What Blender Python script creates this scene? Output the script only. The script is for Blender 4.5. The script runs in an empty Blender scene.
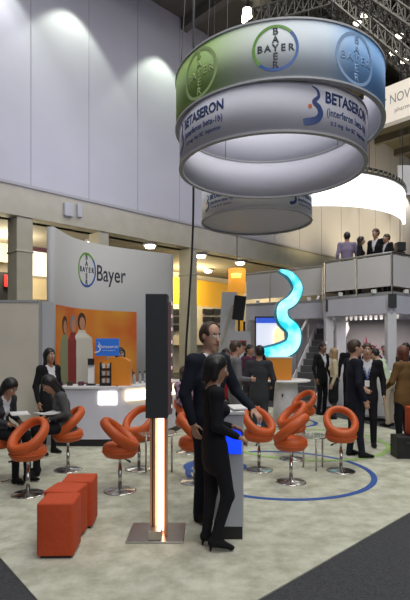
import bpy, bmesh, math, random
import numpy as np
from mathutils import Vector, Matrix
random.seed(7)
PI = math.pi
C = bpy.context.scene.collection
sc = bpy.context.scene

# ---------------------------------------------------------------- camera model (used to survey the place)
FL, HZ, EYE = 490.0, 345.0, 1.7
def P(px, py, Y):                       # world point seen at a pixel at distance Y
    return Vector(((px-205)/FL*Y, Y, EYE-(py-HZ)/FL*Y))
def F(px, py):                          # point of the floor
    return P(px, py, FL*EYE/(py-HZ))
def X(px, Y): return (px-205)/FL*Y

cam = bpy.data.cameras.new('camera'); camo = bpy.data.objects.new('camera', cam); C.objects.link(camo)
camo.location = (0, 0, EYE); camo.rotation_euler = (PI/2, 0, 0)
cam.sensor_fit = 'HORIZONTAL'; cam.sensor_width = 36; cam.lens = FL/410*36
cam.shift_y = (HZ-300)/410; cam.clip_end = 300
sc.camera = camo
sc.view_settings.view_transform = 'Standard'; sc.view_settings.look = 'None'
sc.view_settings.gamma = 1; sc.view_settings.use_curve_mapping = False
sc.view_settings.exposure = 0.0

# ---------------------------------------------------------------- materials
MATS = {}
def mat(name, col, rough=.6, metal=0, emit=None, es=0, noise=0, nscale=20, bump=0, trans=0, alpha=1, coat=0, spec=.5, sub=0):
    if name in MATS: return MATS[name]
    m = bpy.data.materials.new(name); m.use_nodes = True; nt = m.node_tree; N = nt.nodes; L = nt.links
    b = N['Principled BSDF']
    c = tuple(col)+(1,)
    b.inputs['Base Color'].default_value = c
    b.inputs['Roughness'].default_value = rough; b.inputs['Metallic'].default_value = metal
    b.inputs['Specular IOR Level'].default_value = spec
    b.inputs['Coat Weight'].default_value = coat
    if trans: b.inputs['Transmission Weight'].default_value = trans
    if alpha < 1: b.inputs['Alpha'].default_value = alpha
    if emit: b.inputs['Emission Color'].default_value = tuple(emit)+(1,); b.inputs['Emission Strength'].default_value = es
    if noise or bump:
        tc = N.new('ShaderNodeTexCoord'); n = N.new('ShaderNodeTexNoise'); n.inputs['Scale'].default_value = nscale
        n.inputs['Detail'].default_value = 6
        L.new(tc.outputs['Object'], n.inputs['Vector'])
        if noise:
            r = N.new('ShaderNodeValToRGB')
            r.color_ramp.elements[0].position = .3; r.color_ramp.elements[1].position = .7
            r.color_ramp.elements[0].color = tuple(max(0, v*(1-noise)) for v in col)+(1,)
            r.color_ramp.elements[1].color = tuple(min(1, v*(1+noise)) for v in col)+(1,)
            L.new(n.outputs['Fac'], r.inputs['Fac']); L.new(r.outputs['Color'], b.inputs['Base Color'])
        if bump:
            bp = N.new('ShaderNodeBump'); bp.inputs['Strength'].default_value = bump; bp.inputs['Distance'].default_value = .01
            L.new(n.outputs['Fac'], bp.inputs['Height']); L.new(bp.outputs['Normal'], b.inputs['Normal'])
    MATS[name] = m
    return m
M = lambda n: MATS[n]
mat('orange', (.56, .098, .016), .5, noise=.08, nscale=6, bump=.05)
mat('orange_fabric', (.52, .065, .014), .75, noise=.07, nscale=30, bump=.15)
mat('chrome', (.55, .54, .52), .22, 1)
mat('steel', (.50, .48, .45), .33, 1, noise=.05, nscale=8)
mat('black', (.012, .012, .014), .5)
mat('black_gloss', (.015, .015, .017), .2)
mat('dark_grey', (.032, .034, .038), .5, noise=.05, nscale=15)
mat('white', (.78, .78, .78), .5)
mat('white_panel', (.74, .74, .77), .45, noise=.02, nscale=4)
mat('lav_panel', (.62, .62, .70), .5, noise=.02, nscale=4)
mat('cream', (.70, .63, .50), .7, noise=.04, nscale=3)
mat('beige', (.60, .55, .47), .75, noise=.04, nscale=3)
mat('grey', (.33, .33, .35), .5)
mat('grey_light', (.42, .43, .46), .5)
mat('concrete', (.44, .42, .34), .8, noise=.07, nscale=2)
mat('glow_warm', (1, .9, .7), .5, emit=(1, .78, .48), es=2.6)
mat('glow_white', (1, 1, 1), .5, emit=(1, .96, .90), es=3.2)
mat('glow_strip', (1, .9, .8), .5, emit=(1, .80, .62), es=5.0)
mat('glow_blue', (.01, .04, .8), .5, emit=(.004, .045, 1.0), es=1.3)
mat('lamp', (1, .95, .85), .5, emit=(1, .9, .72), es=14)
mat('copper', (.80, .42, .26), .35, .6)
mat('blue_paint', (.022, .085, .33), .6, noise=.1, nscale=20)
mat('green_paint', (.33, .52, .16), .7, noise=.1, nscale=20)
mat('navy', (.015, .045, .17), .5)
mat('ink_blue', (.03, .10, .38), .5)
mat('ink_green', (.15, .36, .06), .5)
mat('ink_dark', (.02, .03, .05), .5)
mat('ink_pale_green', (.36, .48, .20), .5)
mat('ink_pale_blue', (.26, .40, .62), .5)
mat('glass', (.75, .85, .85), .05, trans=.9, alpha=.6)
mat('ceiling', (.10, .092, .07), .9, noise=.25, nscale=.25)
mat('truss', (.10, .095, .085), .5, .3)
mat('yellow_wall', (.85, .48, .03), .6, noise=.05, nscale=1)
mat('orange_lamp', (.9, .35, .03), .5, emit=(1, .42, .05), es=.55)
mat('red', (.6, .03, .03), .5)
mat('purple', (.10, .035, .06), .7)
mat('pink', (.60, .04, .12), .6)
mat('wood_dark', (.05, .035, .02), .5)
mat('leaf', (.05, .16, .04), .6)

def emissive_screen(name, c1, c2, es, scale=6):
    m = bpy.data.materials.new(name); m.use_nodes = True; N = m.node_tree.nodes; L = m.node_tree.links; b = N['Principled BSDF']
    tc = N.new('ShaderNodeTexCoord'); n = N.new('ShaderNodeTexNoise'); n.inputs['Scale'].default_value = scale
    r = N.new('ShaderNodeValToRGB'); r.color_ramp.elements[0].color = c1+(1,); r.color_ramp.elements[1].color = c2+(1,)
    r.color_ramp.elements[0].position = .42; r.color_ramp.elements[1].position = .6
    L.new(tc.outputs['Object'], n.inputs['Vector']); L.new(n.outputs['Fac'], r.inputs['Fac'])
    L.new(r.outputs['Color'], b.inputs['Base Color']); L.new(r.outputs['Color'], b.inputs['Emission Color'])
    b.inputs['Emission Strength'].default_value = es
    MATS[name] = m; return m
emissive_screen('screen_clouds', (.02, .55, .68), (.45, .92, .93), 1.15, 2.2)
emissive_screen('screen_blue', (.05, .12, .45), (.55, .65, .9), .9, 3)

# ---------------------------------------------------------------- mesh helpers
def mesh_obj(name, me, m=None, parent=None, smooth=False):
    o = bpy.data.objects.new(name, me); C.objects.link(o)
    if m is not None and not isinstance(m, (list, tuple)): me.materials.append(M(m) if isinstance(m, str) else m)
    elif m: 
        for q in m: me.materials.append(M(q) if isinstance(q, str) else q)
    if smooth:
        for p in me.polygons: p.use_smooth = True
    if parent: o.parent = parent
    return o
def obj(name, bm, m=None, parent=None, smooth=False, bev=0, loc=None, rotz=0):
    if bev:
        try: bmesh.ops.bevel(bm, geom=[e for e in bm.edges if e.calc_face_angle(0) > .6], offset=bev, segments=3, affect='EDGES', profile=.5)
        except Exception: pass
    bmesh.ops.recalc_face_normals(bm, faces=bm.faces)
    me = bpy.data.meshes.new(name); bm.to_mesh(me); bm.free()
    o = mesh_obj(name, me, m, parent, smooth)
    if loc is not None: o.location = loc
    o.rotation_euler.z = rotz
    return o
def tag(o, label, cat, group=None, kind=None):
    o['label'] = label; o['category'] = cat
    if group: o['group'] = group
    if kind: o['kind'] = kind
    return o
def thing(name, label, cat, loc=(0,0,0), rotz=0, group=None):
    o = bpy.data.objects.new(name, None); C.objects.link(o); o.empty_display_size = .1
    o.location = loc; o.rotation_euler = (0, 0, rotz)
    return tag(o, label, cat, group)
def struct(name, bm, m, smooth=False):
    o = obj(name, bm, m, None, smooth); o['kind'] = 'structure'; return o
def box(bm, c, s, rz=0, rot=None):
    r = bmesh.ops.create_cube(bm, size=1)
    R = rot if rot is not None else Matrix.Rotation(rz, 4, 'Z')
    bmesh.ops.transform(bm, matrix=Matrix.Translation(Vector(c)) @ R @ Matrix.Diagonal((s[0], s[1], s[2], 1)), verts=r['verts'])
    return bm
def B(c, s, rz=0): return box(bmesh.new(), c, s, rz)
def tube(bm, p, q, r, r2=None, n=12):
    p = Vector(p); q = Vector(q); d = q-p
    if d.length < 1e-6: return bm
    R = d.to_track_quat('Z', 'Y').to_matrix().to_4x4()
    k = bmesh.ops.create_cone(bm, cap_ends=True, segments=n, radius1=r, radius2=r if r2 is None else r2, depth=d.length)
    bmesh.ops.transform(bm, matrix=Matrix.Translation((p+q)/2) @ R, verts=k['verts'])
    return bm
def T(p, q, r, r2=None, n=12): return tube(bmesh.new(), p, q, r, r2, n)
def lathe(prof, n=32, c=(0, 0)):
    bm = bmesh.new(); rings = []
    for r, z in prof:
        rings.append([bm.verts.new((c[0]+r*math.cos(2*PI*i/n), c[1]+r*math.sin(2*PI*i/n), z)) for i in range(n)])
    for a, b in zip(rings, rings[1:]):
        for i in range(n):
            bm.faces.new((a[i], a[(i+1) % n], b[(i+1) % n], b[i]))
    for rg in (rings[0], rings[-1]):
        try: bm.faces.new(rg)
        except Exception: pass
    bmesh.ops.remove_doubles(bm, verts=bm.verts, dist=1e-5)
    return bm
def prism(pts, z0, z1):
    bm = bmesh.new()
    a = [bm.verts.new((p[0], p[1], z0)) for p in pts]; b = [bm.verts.new((p[0], p[1], z1)) for p in pts]
    n = len(pts)
    bm.faces.new(a); bm.faces.new(b)
    for i in range(n): bm.faces.new((a[i], a[(i+1) % n], b[(i+1) % n], b[i]))
    return bm
def ribbon_wall(bm, pts, z0, z1, th):
    """vertical wall of thickness th following plan points"""
    n = len(pts); L = []; R = []
    for i, p in enumerate(pts):
        a = Vector(pts[max(i-1, 0)]); b = Vector(pts[min(i+1, n-1)]); d = (b-a).normalized(); nn = Vector((-d.y, d.x))
        L.append(Vector(p)+nn*th/2); R.append(Vector(p)-nn*th/2)
    loop = L+R[::-1]
    z0f = z0 if callable(z0) else (lambda t: z0); z1f = z1 if callable(z1) else (lambda t: z1)
    def ts(i): return i/(n-1) if i < n else (2*n-1-i)/(n-1)
    lo = [bm.verts.new((p.x, p.y, z0f(ts(i)))) for i, p in enumerate(loop)]
    hi = [bm.verts.new((p.x, p.y, z1f(ts(i)))) for i, p in enumerate(loop)]
    m = len(loop)
    for i in range(m): bm.faces.new((lo[i], lo[(i+1) % m], hi[(i+1) % m], hi[i]))
    for i in range(n-1):
        for q in (lo, hi): bm.faces.new((q[i], q[i+1], q[m-2-i], q[m-1-i]))
    return bm
def smooth_curve(pts, n):
    """Catmull-Rom through points"""
    P_ = [Vector(p) for p in pts]; P_ = [2*P_[0]-P_[1]]+P_+[2*P_[-1]-P_[-2]]; out = []
    k = len(P_)-3
    for i in range(k):
        a, b, c, d = P_[i:i+4]
        for j in range(n):
            t = j/n
            out.append(.5*((2*b)+(c-a)*t+(2*a-5*b+4*c-d)*t*t+(3*b-a-3*c+d)*t**3))
    out.append(P_[-2]); return out
def copy_thing(root, loc=None, rotz=None):
    r = root.copy(); C.objects.link(r)
    if loc is not None: r.location = loc
    if rotz is not None: r.rotation_euler.z = rotz
    for ch in list(root.children):
        c = ch.copy(); C.objects.link(c); c.parent = r
        for g in list(ch.children):
            d = g.copy(); C.objects.link(d); d.parent = c
    return r

# text: turned into a mesh, thickened, each vertex mapped by f(u, v, w)
def text_mesh(s, size, f, depth=.004, width=1.0, bold=0, align='CENTER', space=1):
    cu = bpy.data.curves.new('t', 'FONT'); cu.body = s; cu.size = size; cu.align_x = align; cu.align_y = 'CENTER'
    cu.space_character = space; cu.offset = bold; cu.resolution_u = 3
    o = bpy.data.objects.new('t', cu); C.objects.link(o)
    dg = bpy.context.evaluated_depsgraph_get(); me = bpy.data.meshes.new_from_object(o.evaluated_get(dg))
    C.objects.unlink(o); bpy.data.objects.remove(o); bpy.data.curves.remove(cu)
    bm = bmesh.new(); bm.from_mesh(me); bpy.data.meshes.remove(me)
    bmesh.ops.triangulate(bm, faces=bm.faces)
    long = [e for e in bm.edges if e.calc_length() > size*.25]
    if long: bmesh.ops.subdivide_edges(bm, edges=long, cuts=2); bmesh.ops.triangulate(bm, faces=bm.faces)
    r = bmesh.ops.extrude_face_region(bm, geom=bm.faces[:])
    top = set(v for v in r['geom'] if isinstance(v, bmesh.types.BMVert))
    for v in bm.verts:
        w = depth if v in top else 0
        v.co = f(v.co.x*width, v.co.y, w)
    return bm
def join_bm(*bs):
    out = bmesh.new()
    for b in bs:
        me = bpy.data.meshes.new('j'); b.to_mesh(me); b.free(); out.from_mesh(me); bpy.data.meshes.remove(me)
    return out
def map_shape(outline_pairs, f, depth=.004):
    """band between two polylines [(uv, uv)...] mapped on a surface and thickened"""
    bm = bmesh.new(); rows = []
    for (a, b) in outline_pairs:
        rows.append([bm.verts.new(f(a[0], a[1], w)) for w in (0, depth)]+[bm.verts.new(f(b[0], b[1], w)) for w in (depth, 0)])
    for r, s in zip(rows, rows[1:]):
        for i in range(4): bm.faces.new((r[i], r[(i+1) % 4], s[(i+1) % 4], s[i]))
    if (Vector(outline_pairs[0][0])-Vector(outline_pairs[-1][0])).length > 1e-4:
        bm.faces.new(rows[0]); bm.faces.new(rows[-1])
    return bm
def annulus(cu, cv, r0, r1, f, a0=0, a1=2*PI, n=48, sx=1, depth=.004):
    return map_shape([((cu+r0*sx*math.cos(a), cv+r0*math.sin(a)), (cu+r1*sx*math.cos(a), cv+r1*math.sin(a)))
                      for a in [a0+(a1-a0)*i/n for i in range(n+1)]], f, depth)
def bayer_mark(parent, f, cu, cv, r, ink, c1, c2, sx=1.0):
    """round mark: ring in two colours, the five letters crosswise"""
    fs = lambda u, v, w: f(cu+u*sx, cv+v, w)
    obj('mark_ring', annulus(0, 0, r*.88, r, fs, PI*.25, PI*1.25, 30), c1, parent)
    obj('mark_ring', annulus(0, 0, r*.88, r, fs, -PI*.75, PI*.25, 30), c2, parent)
    h = r*.42
    bs = []
    for i, ch in enumerate('BAYER'):
        bs.append(text_mesh(ch, h, lambda u, v, w, i=i: fs(u+(i-2)*r*.335, v, w), bold=h*.02))
        if i != 2: bs.append(text_mesh(ch, h, lambda u, v, w, i=i: fs(u, v-(i-2)*r*.36, w), bold=h*.02))
    obj('mark_lettering', join_bm(*bs), ink, parent)

S_PTS = [(-.32, .50), (.05, .44), (.30, .22), (.20, .02), (.02, -.08), (.16, -.22), (.24, -.40), (.02, -.47), (-.38, -.44)]
def swirl(f, h, depth=.006, pts=None, wmax=.12):
    base = pts or [(-.10, .50), (.06, .40), (.09, .24), (-.04, .10), (.10, -.04), (.15, -.20), (.05, -.36), (-.15, -.44), (-.34, -.47)]
    c = smooth_curve([Vector((a, b, 0)) for a, b in base], 8); n = len(c); pr = []
    for i, p in enumerate(c):
        d = (c[min(i+1, n-1)]-c[max(i-1, 0)]).normalized(); nn = Vector((-d.y, d.x, 0)); t = i/(n-1)
        w = (.012+wmax*t**.7)/2
        if t > .93: w *= 1-.25*(t-.93)/.07
        a = p+nn*w; b = p-nn*w
        pr.append(((a.x*h, a.y*h), (b.x*h, b.y*h)))
    return map_shape(pr, f, depth)

# ================================================================ THE HALL
D = Vector((.719, .695)); NB = Vector((-.695, .719))         # direction of the big wall, direction behind it
W0 = Vector((-7.03, 16.8))
def W(t, back=0): return W0+D*t+NB*back
# floor
struct('floor', B((0, 20, -.06), (80, 80, .1)), mat('aisle_carpet', (.045, .047, .052), .95, noise=.35, nscale=60, bump=.2))
# wall panels above the gallery
a, b = W(-14), W(42)
bm = bmesh.new()
mid = (a+b)/2; L_ = (b-a).length; ANG = math.atan2(D.y, D.x)
box(bm, (*(mid+NB*.3), (7.3+16.7)/2), (L_, .6, 9.4), ANG)
struct('wall_back', bm, mat('hall_wall', (.42, .42, .47), .75, noise=.03, nscale=.6))
bm = bmesh.new(); t = -13
while t < 41:
    p = W(t)-NB*.012; box(bm, (p.x, p.y, 12), (.018, .015, 9.36), ANG); t += 2.35
struct('trim_1', bm, mat('joint', (.34, .34, .36), .7))
bm = bmesh.new(); box(bm, (*(mid+NB*.22), 6.75), (L_, .9, 1.1), ANG)
struct('trim_2', bm, 'concrete')
bm = bmesh.new(); box(bm, (*(mid+NB*-.27), 7.27), (L_, .1, .1), ANG)
struct('trim_3', bm, 'grey')
# gallery behind the columns
g = mid+NB*6.2
struct('wall_gallery', box(bmesh.new(), (g.x, g.y, 3.5), (L_, .3, 7), ANG), 'cream')
g = mid+NB*3.2
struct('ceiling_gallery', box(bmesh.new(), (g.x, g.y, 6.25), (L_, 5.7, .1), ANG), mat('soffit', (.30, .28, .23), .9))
struct('ceiling', B((5, 25, 16.85), (80, 60, .3)), 'ceiling')
# columns
def wall_t_at(px):
    k = (px-205)/FL; return (k*W0.y-W0.x)/(D.x-k*D.y)
for i, (x0, x1) in enumerate(((13, 33), (186, 197), (96, 108))):
    t0, t1 = wall_t_at(x0), wall_t_at(x1); p = W((t0+t1)/2, .25); w = (t1-t0)*.8 if i != 1 else (t1-t0)*.62
    bm = B((0, 0, 3.1), (w, .8, 6.2)); box(bm, (0, 0, 5.0), (w+.06, .86, .07))
    o = obj('column', bm, 'concrete', loc=(p.x, p.y, 0), rotz=ANG, bev=.02)
    tag(o, ['square concrete column at far left beside the beige partition', 'square concrete column behind the man in the dark suit',
            'square concrete column rising behind the curved logo wall'][i], 'column')
# gallery colours at far left
def gal_panel(name, px0, px1, py0, py1, back, m, label, cat, th=.1):
    t0, t1 = [(( (px-205)/FL)*(W0+NB*back).y-(W0+NB*back).x)/(D.x-((px-205)/FL)*D.y) for px in (px0, px1)]
    p0, p1 = W(t0, back), W(t1, back); q = (p0+p1)/2
    z0 = EYE-(py1-HZ)/FL*q.y; z1 = EYE-(py0-HZ)/FL*q.y
    o = obj(name, B((0, 0, 0), ((p1-p0).length, th, z1-z0)), m, loc=(q.x, q.y, (z0+z1)/2), rotz=ANG)
    return tag(o, label, cat)
mat('bright_white', (.9, .88, .82), .5, emit=(1, .93, .8), es=.55)  # emission put in so the white wall panel looks lit
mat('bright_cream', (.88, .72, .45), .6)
gal_panel('hanging_banner', 30, 52, 268, 278, 4.7, 'purple', 'narrow maroon banner above the glowing white panel at far left', 'banner') if False else None
gal_panel('hanging_banner', 28, 62, 241, 252, 4.7, 'purple', 'narrow maroon banner above the glowing white panel at far left', 'banner')
gal_panel('glow_wall_panel', 28, 62, 253, 277, 4.6, 'bright_white', 'white wall panel with added glow between the left column and logo wall', 'panel')
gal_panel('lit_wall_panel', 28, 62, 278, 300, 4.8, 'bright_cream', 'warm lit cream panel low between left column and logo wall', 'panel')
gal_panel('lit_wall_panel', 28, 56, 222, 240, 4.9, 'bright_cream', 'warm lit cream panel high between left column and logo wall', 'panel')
gal_panel('dark_opening', -12, 13, 272, 302, 4.5, 'black', 'black panel for the dark opening behind small red sign at far left', 'opening')  # black sheet stands for the darkness of the gallery opening
gal_panel('wall_sign', 4, 11, 275, 287, 4.3, 'red', 'small red sign hanging before the black opening panel', 'sign')
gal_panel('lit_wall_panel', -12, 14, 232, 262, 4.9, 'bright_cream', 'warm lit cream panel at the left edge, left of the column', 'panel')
gal_panel('hanging_banner', 60, 118, 243, 250, 4.7, 'purple', 'long maroon valance peeking over the curved logo wall', 'banner')
# yellow booth in the middle distance
gal_panel('yellow_wall', 160, 243, 281, 345, 5.6, mat('yellow_lit', (.9, .50, .03), .6), 'bright yellow booth wall behind the dark suited man', 'wall')
k = 0
for px in (160, 173, 203, 213):
    for py in (309, 317, 325):
        k += 1
        o = gal_panel('wall_box', px, px+9, py, py+5, 5.3, 'black', '', 'box')
        o['label'] = 'small black display box in the rows on the yellow booth wall'; o['group'] = 'black boxes on the yellow booth wall'
gal_panel('shelf_wall', 158, 236, 306, 345, 5.45, 'cream', 'cream shelf wall under the yellow wall with rows of black boxes', 'wall')

# soffit lamps
for i, (px, py) in enumerate(((201, 256), (240, 263), (92, 243), (150, 246), (208, 271))):
    zc = 6.08; Y = FL*(zc-EYE)/(HZ-py); p = P(px, py, Y)
    t_ = thing('downlight', ['round downlight under the gallery right of the middle column', 'round downlight under the gallery above the orange drum lamp',
      'round downlight just above the left part of the logo wall', 'round downlight just above the right part of the logo wall',
      'small round downlight lowest over the yellow booth'][i], 'ceiling lamp', (p.x, p.y, 6.2))
    obj('lamp_housing', lathe([(.0, 0), (.30, 0), (.30, -.10), (.24, -.10)], 20), 'grey', t_)
    obj('lamp_lens', lathe([(.0, -.09), (.23, -.09), (.20, -.20), (0, -.24)], 20), 'lamp', t_)

# ---------------------------------------------------------------- booth carpet and rings
def isect(p, d, q, e):
    den = d.x*e.y-d.y*e.x; w = q-p; return p+d*((w.x*e.y-w.y*e.x)/den)
l0, l1 = F(0, 557).xy, F(38, 600).xy; r0, r1 = F(257, 600).xy, F(410, 512).xy
corner = isect(l0, l1-l0, r0, r1-r0)
ld = (l0-corner).normalized(); rd = (r1-corner).normalized()
far = [corner, corner+rd*5.8, Vector((4.3, 8.7)), Vector((2.9, 11.9)), Vector((1.0, 14.5)), Vector((-2, 14.5)), Vector((-9, 9.5)), corner+ld*7.5]
def carpet_mat():
    m = bpy.data.materials.new('carpet_cream'); m.use_nodes = True; N = m.node_tree.nodes; L = m.node_tree.links; b = N['Principled BSDF']
    tc = N.new('ShaderNodeTexCoord'); n1 = N.new('ShaderNodeTexNoise'); n1.inputs['Scale'].default_value = 4.5; n1.inputs['Detail'].default_value = 7; n1.inputs['Roughness'].default_value = .65
    r = N.new('ShaderNodeValToRGB'); r.color_ramp.elements[0].position = .36; r.color_ramp.elements[1].position = .62
    r.color_ramp.elements[0].color = (.38, .385, .30, 1); r.color_ramp.elements[1].color = (.57, .575, .48, 1)
    L.new(tc.outputs['Object'], n1.inputs['Vector']); L.new(n1.outputs['Fac'], r.inputs['Fac']); L.new(r.outputs['Color'], b.inputs['Base Color'])
    n2 = N.new('ShaderNodeTexNoise'); n2.inputs['Scale'].default_value = 120; L.new(tc.outputs['Object'], n2.inputs['Vector'])
    bp = N.new('ShaderNodeBump'); bp.inputs['Strength'].default_value = .4; bp.inputs['Distance'].default_value = .01
    L.new(n2.outputs['Fac'], bp.inputs['Height']); L.new(bp.outputs['Normal'], b.inputs['Normal']); b.inputs['Roughness'].default_value = .95
    b.inputs['Specular IOR Level'].default_value = .1
    MATS['carpet_cream'] = m; return m
carpet_mat()
tag(obj('carpet', prism(far, -.01, .0), 'carpet_cream'), 'cream mottled carpet laid over the whole booth floor', 'carpet')
def floor_ring(cx, cy, R, w, m, label, a0=0, a1=2*PI, z=.001):
    f = lambda u, v, ww: Vector((cx+u, cy+v, z+ww))
    tag(obj('floor_ring', annulus(0, 0, R-w/2, R+w/2, f, a0, a1, 96, depth=.003), m), label, 'floor marking')
floor_ring(.99, 6.6, 1.22, .075, 'blue_paint', 'large blue ring set in the carpet around the lounge chairs')
floor_ring(1.75, 8.55, 1.36, .09, 'green_paint', 'pale green ring set in the carpet beyond the blue ring', z=.0035)
floor_ring(1.78, 10.75, .64, .09, 'blue_paint', 'small blue ring set in the carpet around the round pedestal table')
floor_ring(X(215, 6.8), 6.85, .40, .085, 'blue_paint', 'small blue ring in the carpet behind the touch screen kiosk', z=.0055)

# ================================================================ LOUNGE CHAIRS
def torus_ring(cx, cz, ang, a, b, ra, rb, n=48, m=14):
    """inclined ring: long half-axis a, half-width b, tube radii ra (radial), rb (thickness)"""
    bm = bmesh.new(); ux = Vector((-math.cos(ang), 0, math.sin(ang))); uy = Vector((0, 1, 0)); un = ux.cross(uy)
    c = Vector((cx, 0, cz)); rings = []
    for i in range(n):
        t = 2*PI*i/n; ce, se = math.cos(t), math.sin(t)
        p = c+ux*a*ce+uy*b*se; rad = (ux*ce/a+uy*se/b).normalized()
        # the cushion is thinner at its high end
        k = 1-.12*ce
        rings.append([bm.verts.new(p+rad*ra*k*math.cos(2*PI*j/m)+un*rb*k*math.sin(2*PI*j/m)) for j in range(m)])
    for i in range(n):
        r, s = rings[i], rings[(i+1) % n]
        for j in range(m): bm.faces.new((r[j], r[(j+1) % m], s[(j+1) % m], s[j]))
    return bm
def make_chair():
    t = thing('lounge_chair', '', 'chair')
    # padded round seat
    prof = [(0, .40), (.12, .40), (.170, .412), (.200, .45), (.207, .50), (.196, .542), (.16, .564), (.09, .568), (0, .568)]
    seat = lathe(prof, 36)
    for v in seat.verts:
        v.co.x *= .98; v.co.z -= .02*(v.co.x+.2)
    s = obj('seat', seat, 'orange', t, True)
    sm = obj('piping', torus_ring(0, .47, 0, .204, .206, .007, .007, 40, 6), 'orange', s, True)
    obj('backrest', torus_ring(-.01, .664, math.radians(41), .226, .186, .049, .062), 'orange', t, True)
    obj('pole', lathe([(0, .02), (.022, .02), (.022, .28), (.017, .28), (.017, .39), (.07, .40), (0, .401)], 16), 'chrome', t, True)
    obj('base', lathe([(0, 0), (.19, 0), (.19, .006), (.17, .012), (.04, .02), (.03, .03), (0, .03)], 36), 'chrome', t, True)
    obj('lever', tube(T((0, 0, .395), (.10, -.12, .385), .006), (.10, -.12, .385), (.135, -.16, .375), .011), 'black', t, True)
    return t
chair = make_chair(); first = True
CH = [ # px, floor py, high-side direction, label
 (28, 494, (.45, .85), 'orange ring lounge chair nearest on the left, behind the orange bench'),
 (68, 470, (.88, .48), 'orange ring lounge chair in which the grey cardigan woman sits'),
 (120, 491, (-1, -.05), 'orange ring lounge chair seen side-on just left of the tall lit tower'),
 (139, 469, (.45, .85), 'orange ring lounge chair half hidden behind the tall lit tower'),
 (195, 482, (-.95, .2), 'orange ring lounge chair just left of the standing woman\'s hips'),
 (188, 452, (-.9, .5), 'orange ring lounge chair beside the purple patterned person, left of the standing woman'),
 (259, 470, (-.55, .83), 'orange ring lounge chair beside the kiosk with its hole facing the viewer'),
 (291, 482, (.85, -.42), 'orange ring lounge chair nearest in the blue ring, pale seat visible'),
 (292, 459, (.95, .25), 'orange ring lounge chair directly behind the nearest one in the blue ring'),
 (341, 471, (.05, 1), 'orange ring lounge chair at right, its round hole facing the viewer head-on'),
 (-3, 479, (-.88, .34), 'orange ring lounge chair cut by the left edge under the seated woman'),
 (304, 437, (.75, .6), 'orange ring lounge chair farthest back, by the round pedestal table'),
]
CHP = []
for px, py, h, lab in CH:
    p = F(px, py); rz = math.atan2(-h[1], -h[0])
    if first: o = chair; o.location = p; o.rotation_euler.z = rz; first = False
    else: o = copy_thing(chair, p, rz)
    o['label'] = lab; o['group'] = 'orange ring lounge chairs'; CHP.append(p)

# glass side tables
def glass_table(px, Y, R, h, label, legs=3):
    t = thing('side_table', label, 'table', (X(px, Y), Y, 0), 0)
    obj('table_top', lathe([(0, h-.012), (R, h-.012), (R, h), (0, h)], 32), 'glass', t)
    obj('rim', torus_ring(0, h-.02, 0, R-.02, R-.02, .008, .008, 36, 6), 'chrome', t, True)
    for i in range(legs):
        a = 2*PI*i/legs+.5; obj('leg', T((R*.8*math.cos(a), R*.8*math.sin(a), 0), (R*.8*math.cos(a), R*.8*math.sin(a), h-.012), .013), 'steel', t, True)
    return t
glass_table(314, 6.75, .19, .46, 'small round glass side table between the chairs in the blue ring')
glass_table(158, 6.45, .25, .55, 'round glass side table behind the tall lit tower')

# ================================================================ ORANGE BENCH
for i, (cx, cy, rz, lab) in enumerate(((-1.195, 4.03, .03, 'orange upholstered cube stool, front of the three in a row'),
                                   (-1.23, 4.345, -.13, 'orange upholstered cube stool in the middle of the row of three'),
                                   (-1.19, 4.66, .05, 'orange upholstered cube stool at the back of the row of three'))):
    w = .29
    t = thing('ottoman', lab, 'stool', (cx, cy, 0), rz, 'orange cube stools pushed together as a bench')
    bm = bmesh.new(); box(bm, (0, 0, .02+.425/2), (w, .29, .425)); obj('upholstery', bm, 'orange_fabric', t, True, bev=.018)
    obj('base', B((0, 0, .012), (w-.05, .24, .024)), 'black', t)

# ================================================================ LIT TOWER
Yt = 4.42; xt = X(157, Yt)
t = thing('charging_tower', 'tall dark tower with glowing white lower strip on steel base plate', 'floor lamp', (xt, Yt, 0), 0)
obj('base_plate', B((0, 0, .008), (.50, .46, .016)), 'steel', t, bev=.006)
obj('foot_block', B((-.005, -.13, .055), (.12, .14, .08)), 'steel', t, bev=.005)
obj('side_plate', B((-.045, -.02, .57), (.018, .13, 1.1)), 'copper', t)
obj('side_plate', B((.083, -.02, .57), (.022, .13, 1.1)), 'copper', t)
obj('light_strip', B((.035, -.035, .575), (.052, .04, 1.06)), 'glow_strip', t)
obj('back_plate', B((.02, .03, .57), (.12, .03, 1.1)), 'copper', t)
obj('light_fin', B((-.015, -.03, .575), (.02, .1, 1.05)), 'copper', t)
zp = EYE+(HZ-294)/FL*4.35; z0 = EYE-(418-HZ)/FL*4.35
hd = obj('housing', B((.005, .0, (zp+z0)/2), (.195, .20, zp-z0)), 'dark_grey', t, bev=.008)
sp = obj('side_panel', B((.118, .02, (zp+z0)/2-.02), (.03, .16, zp-z0-.10)), mat('perf', (.20, .12, .12), .4), t)
for i in range(9):
    obj('indicator_light', B((.136, -.04, z0+.1+i*.115), (.008, .02, .03)), mat('ind', (.9, .7, .7), .4, emit=(1, .6, .6), es=.7), sp)

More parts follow.
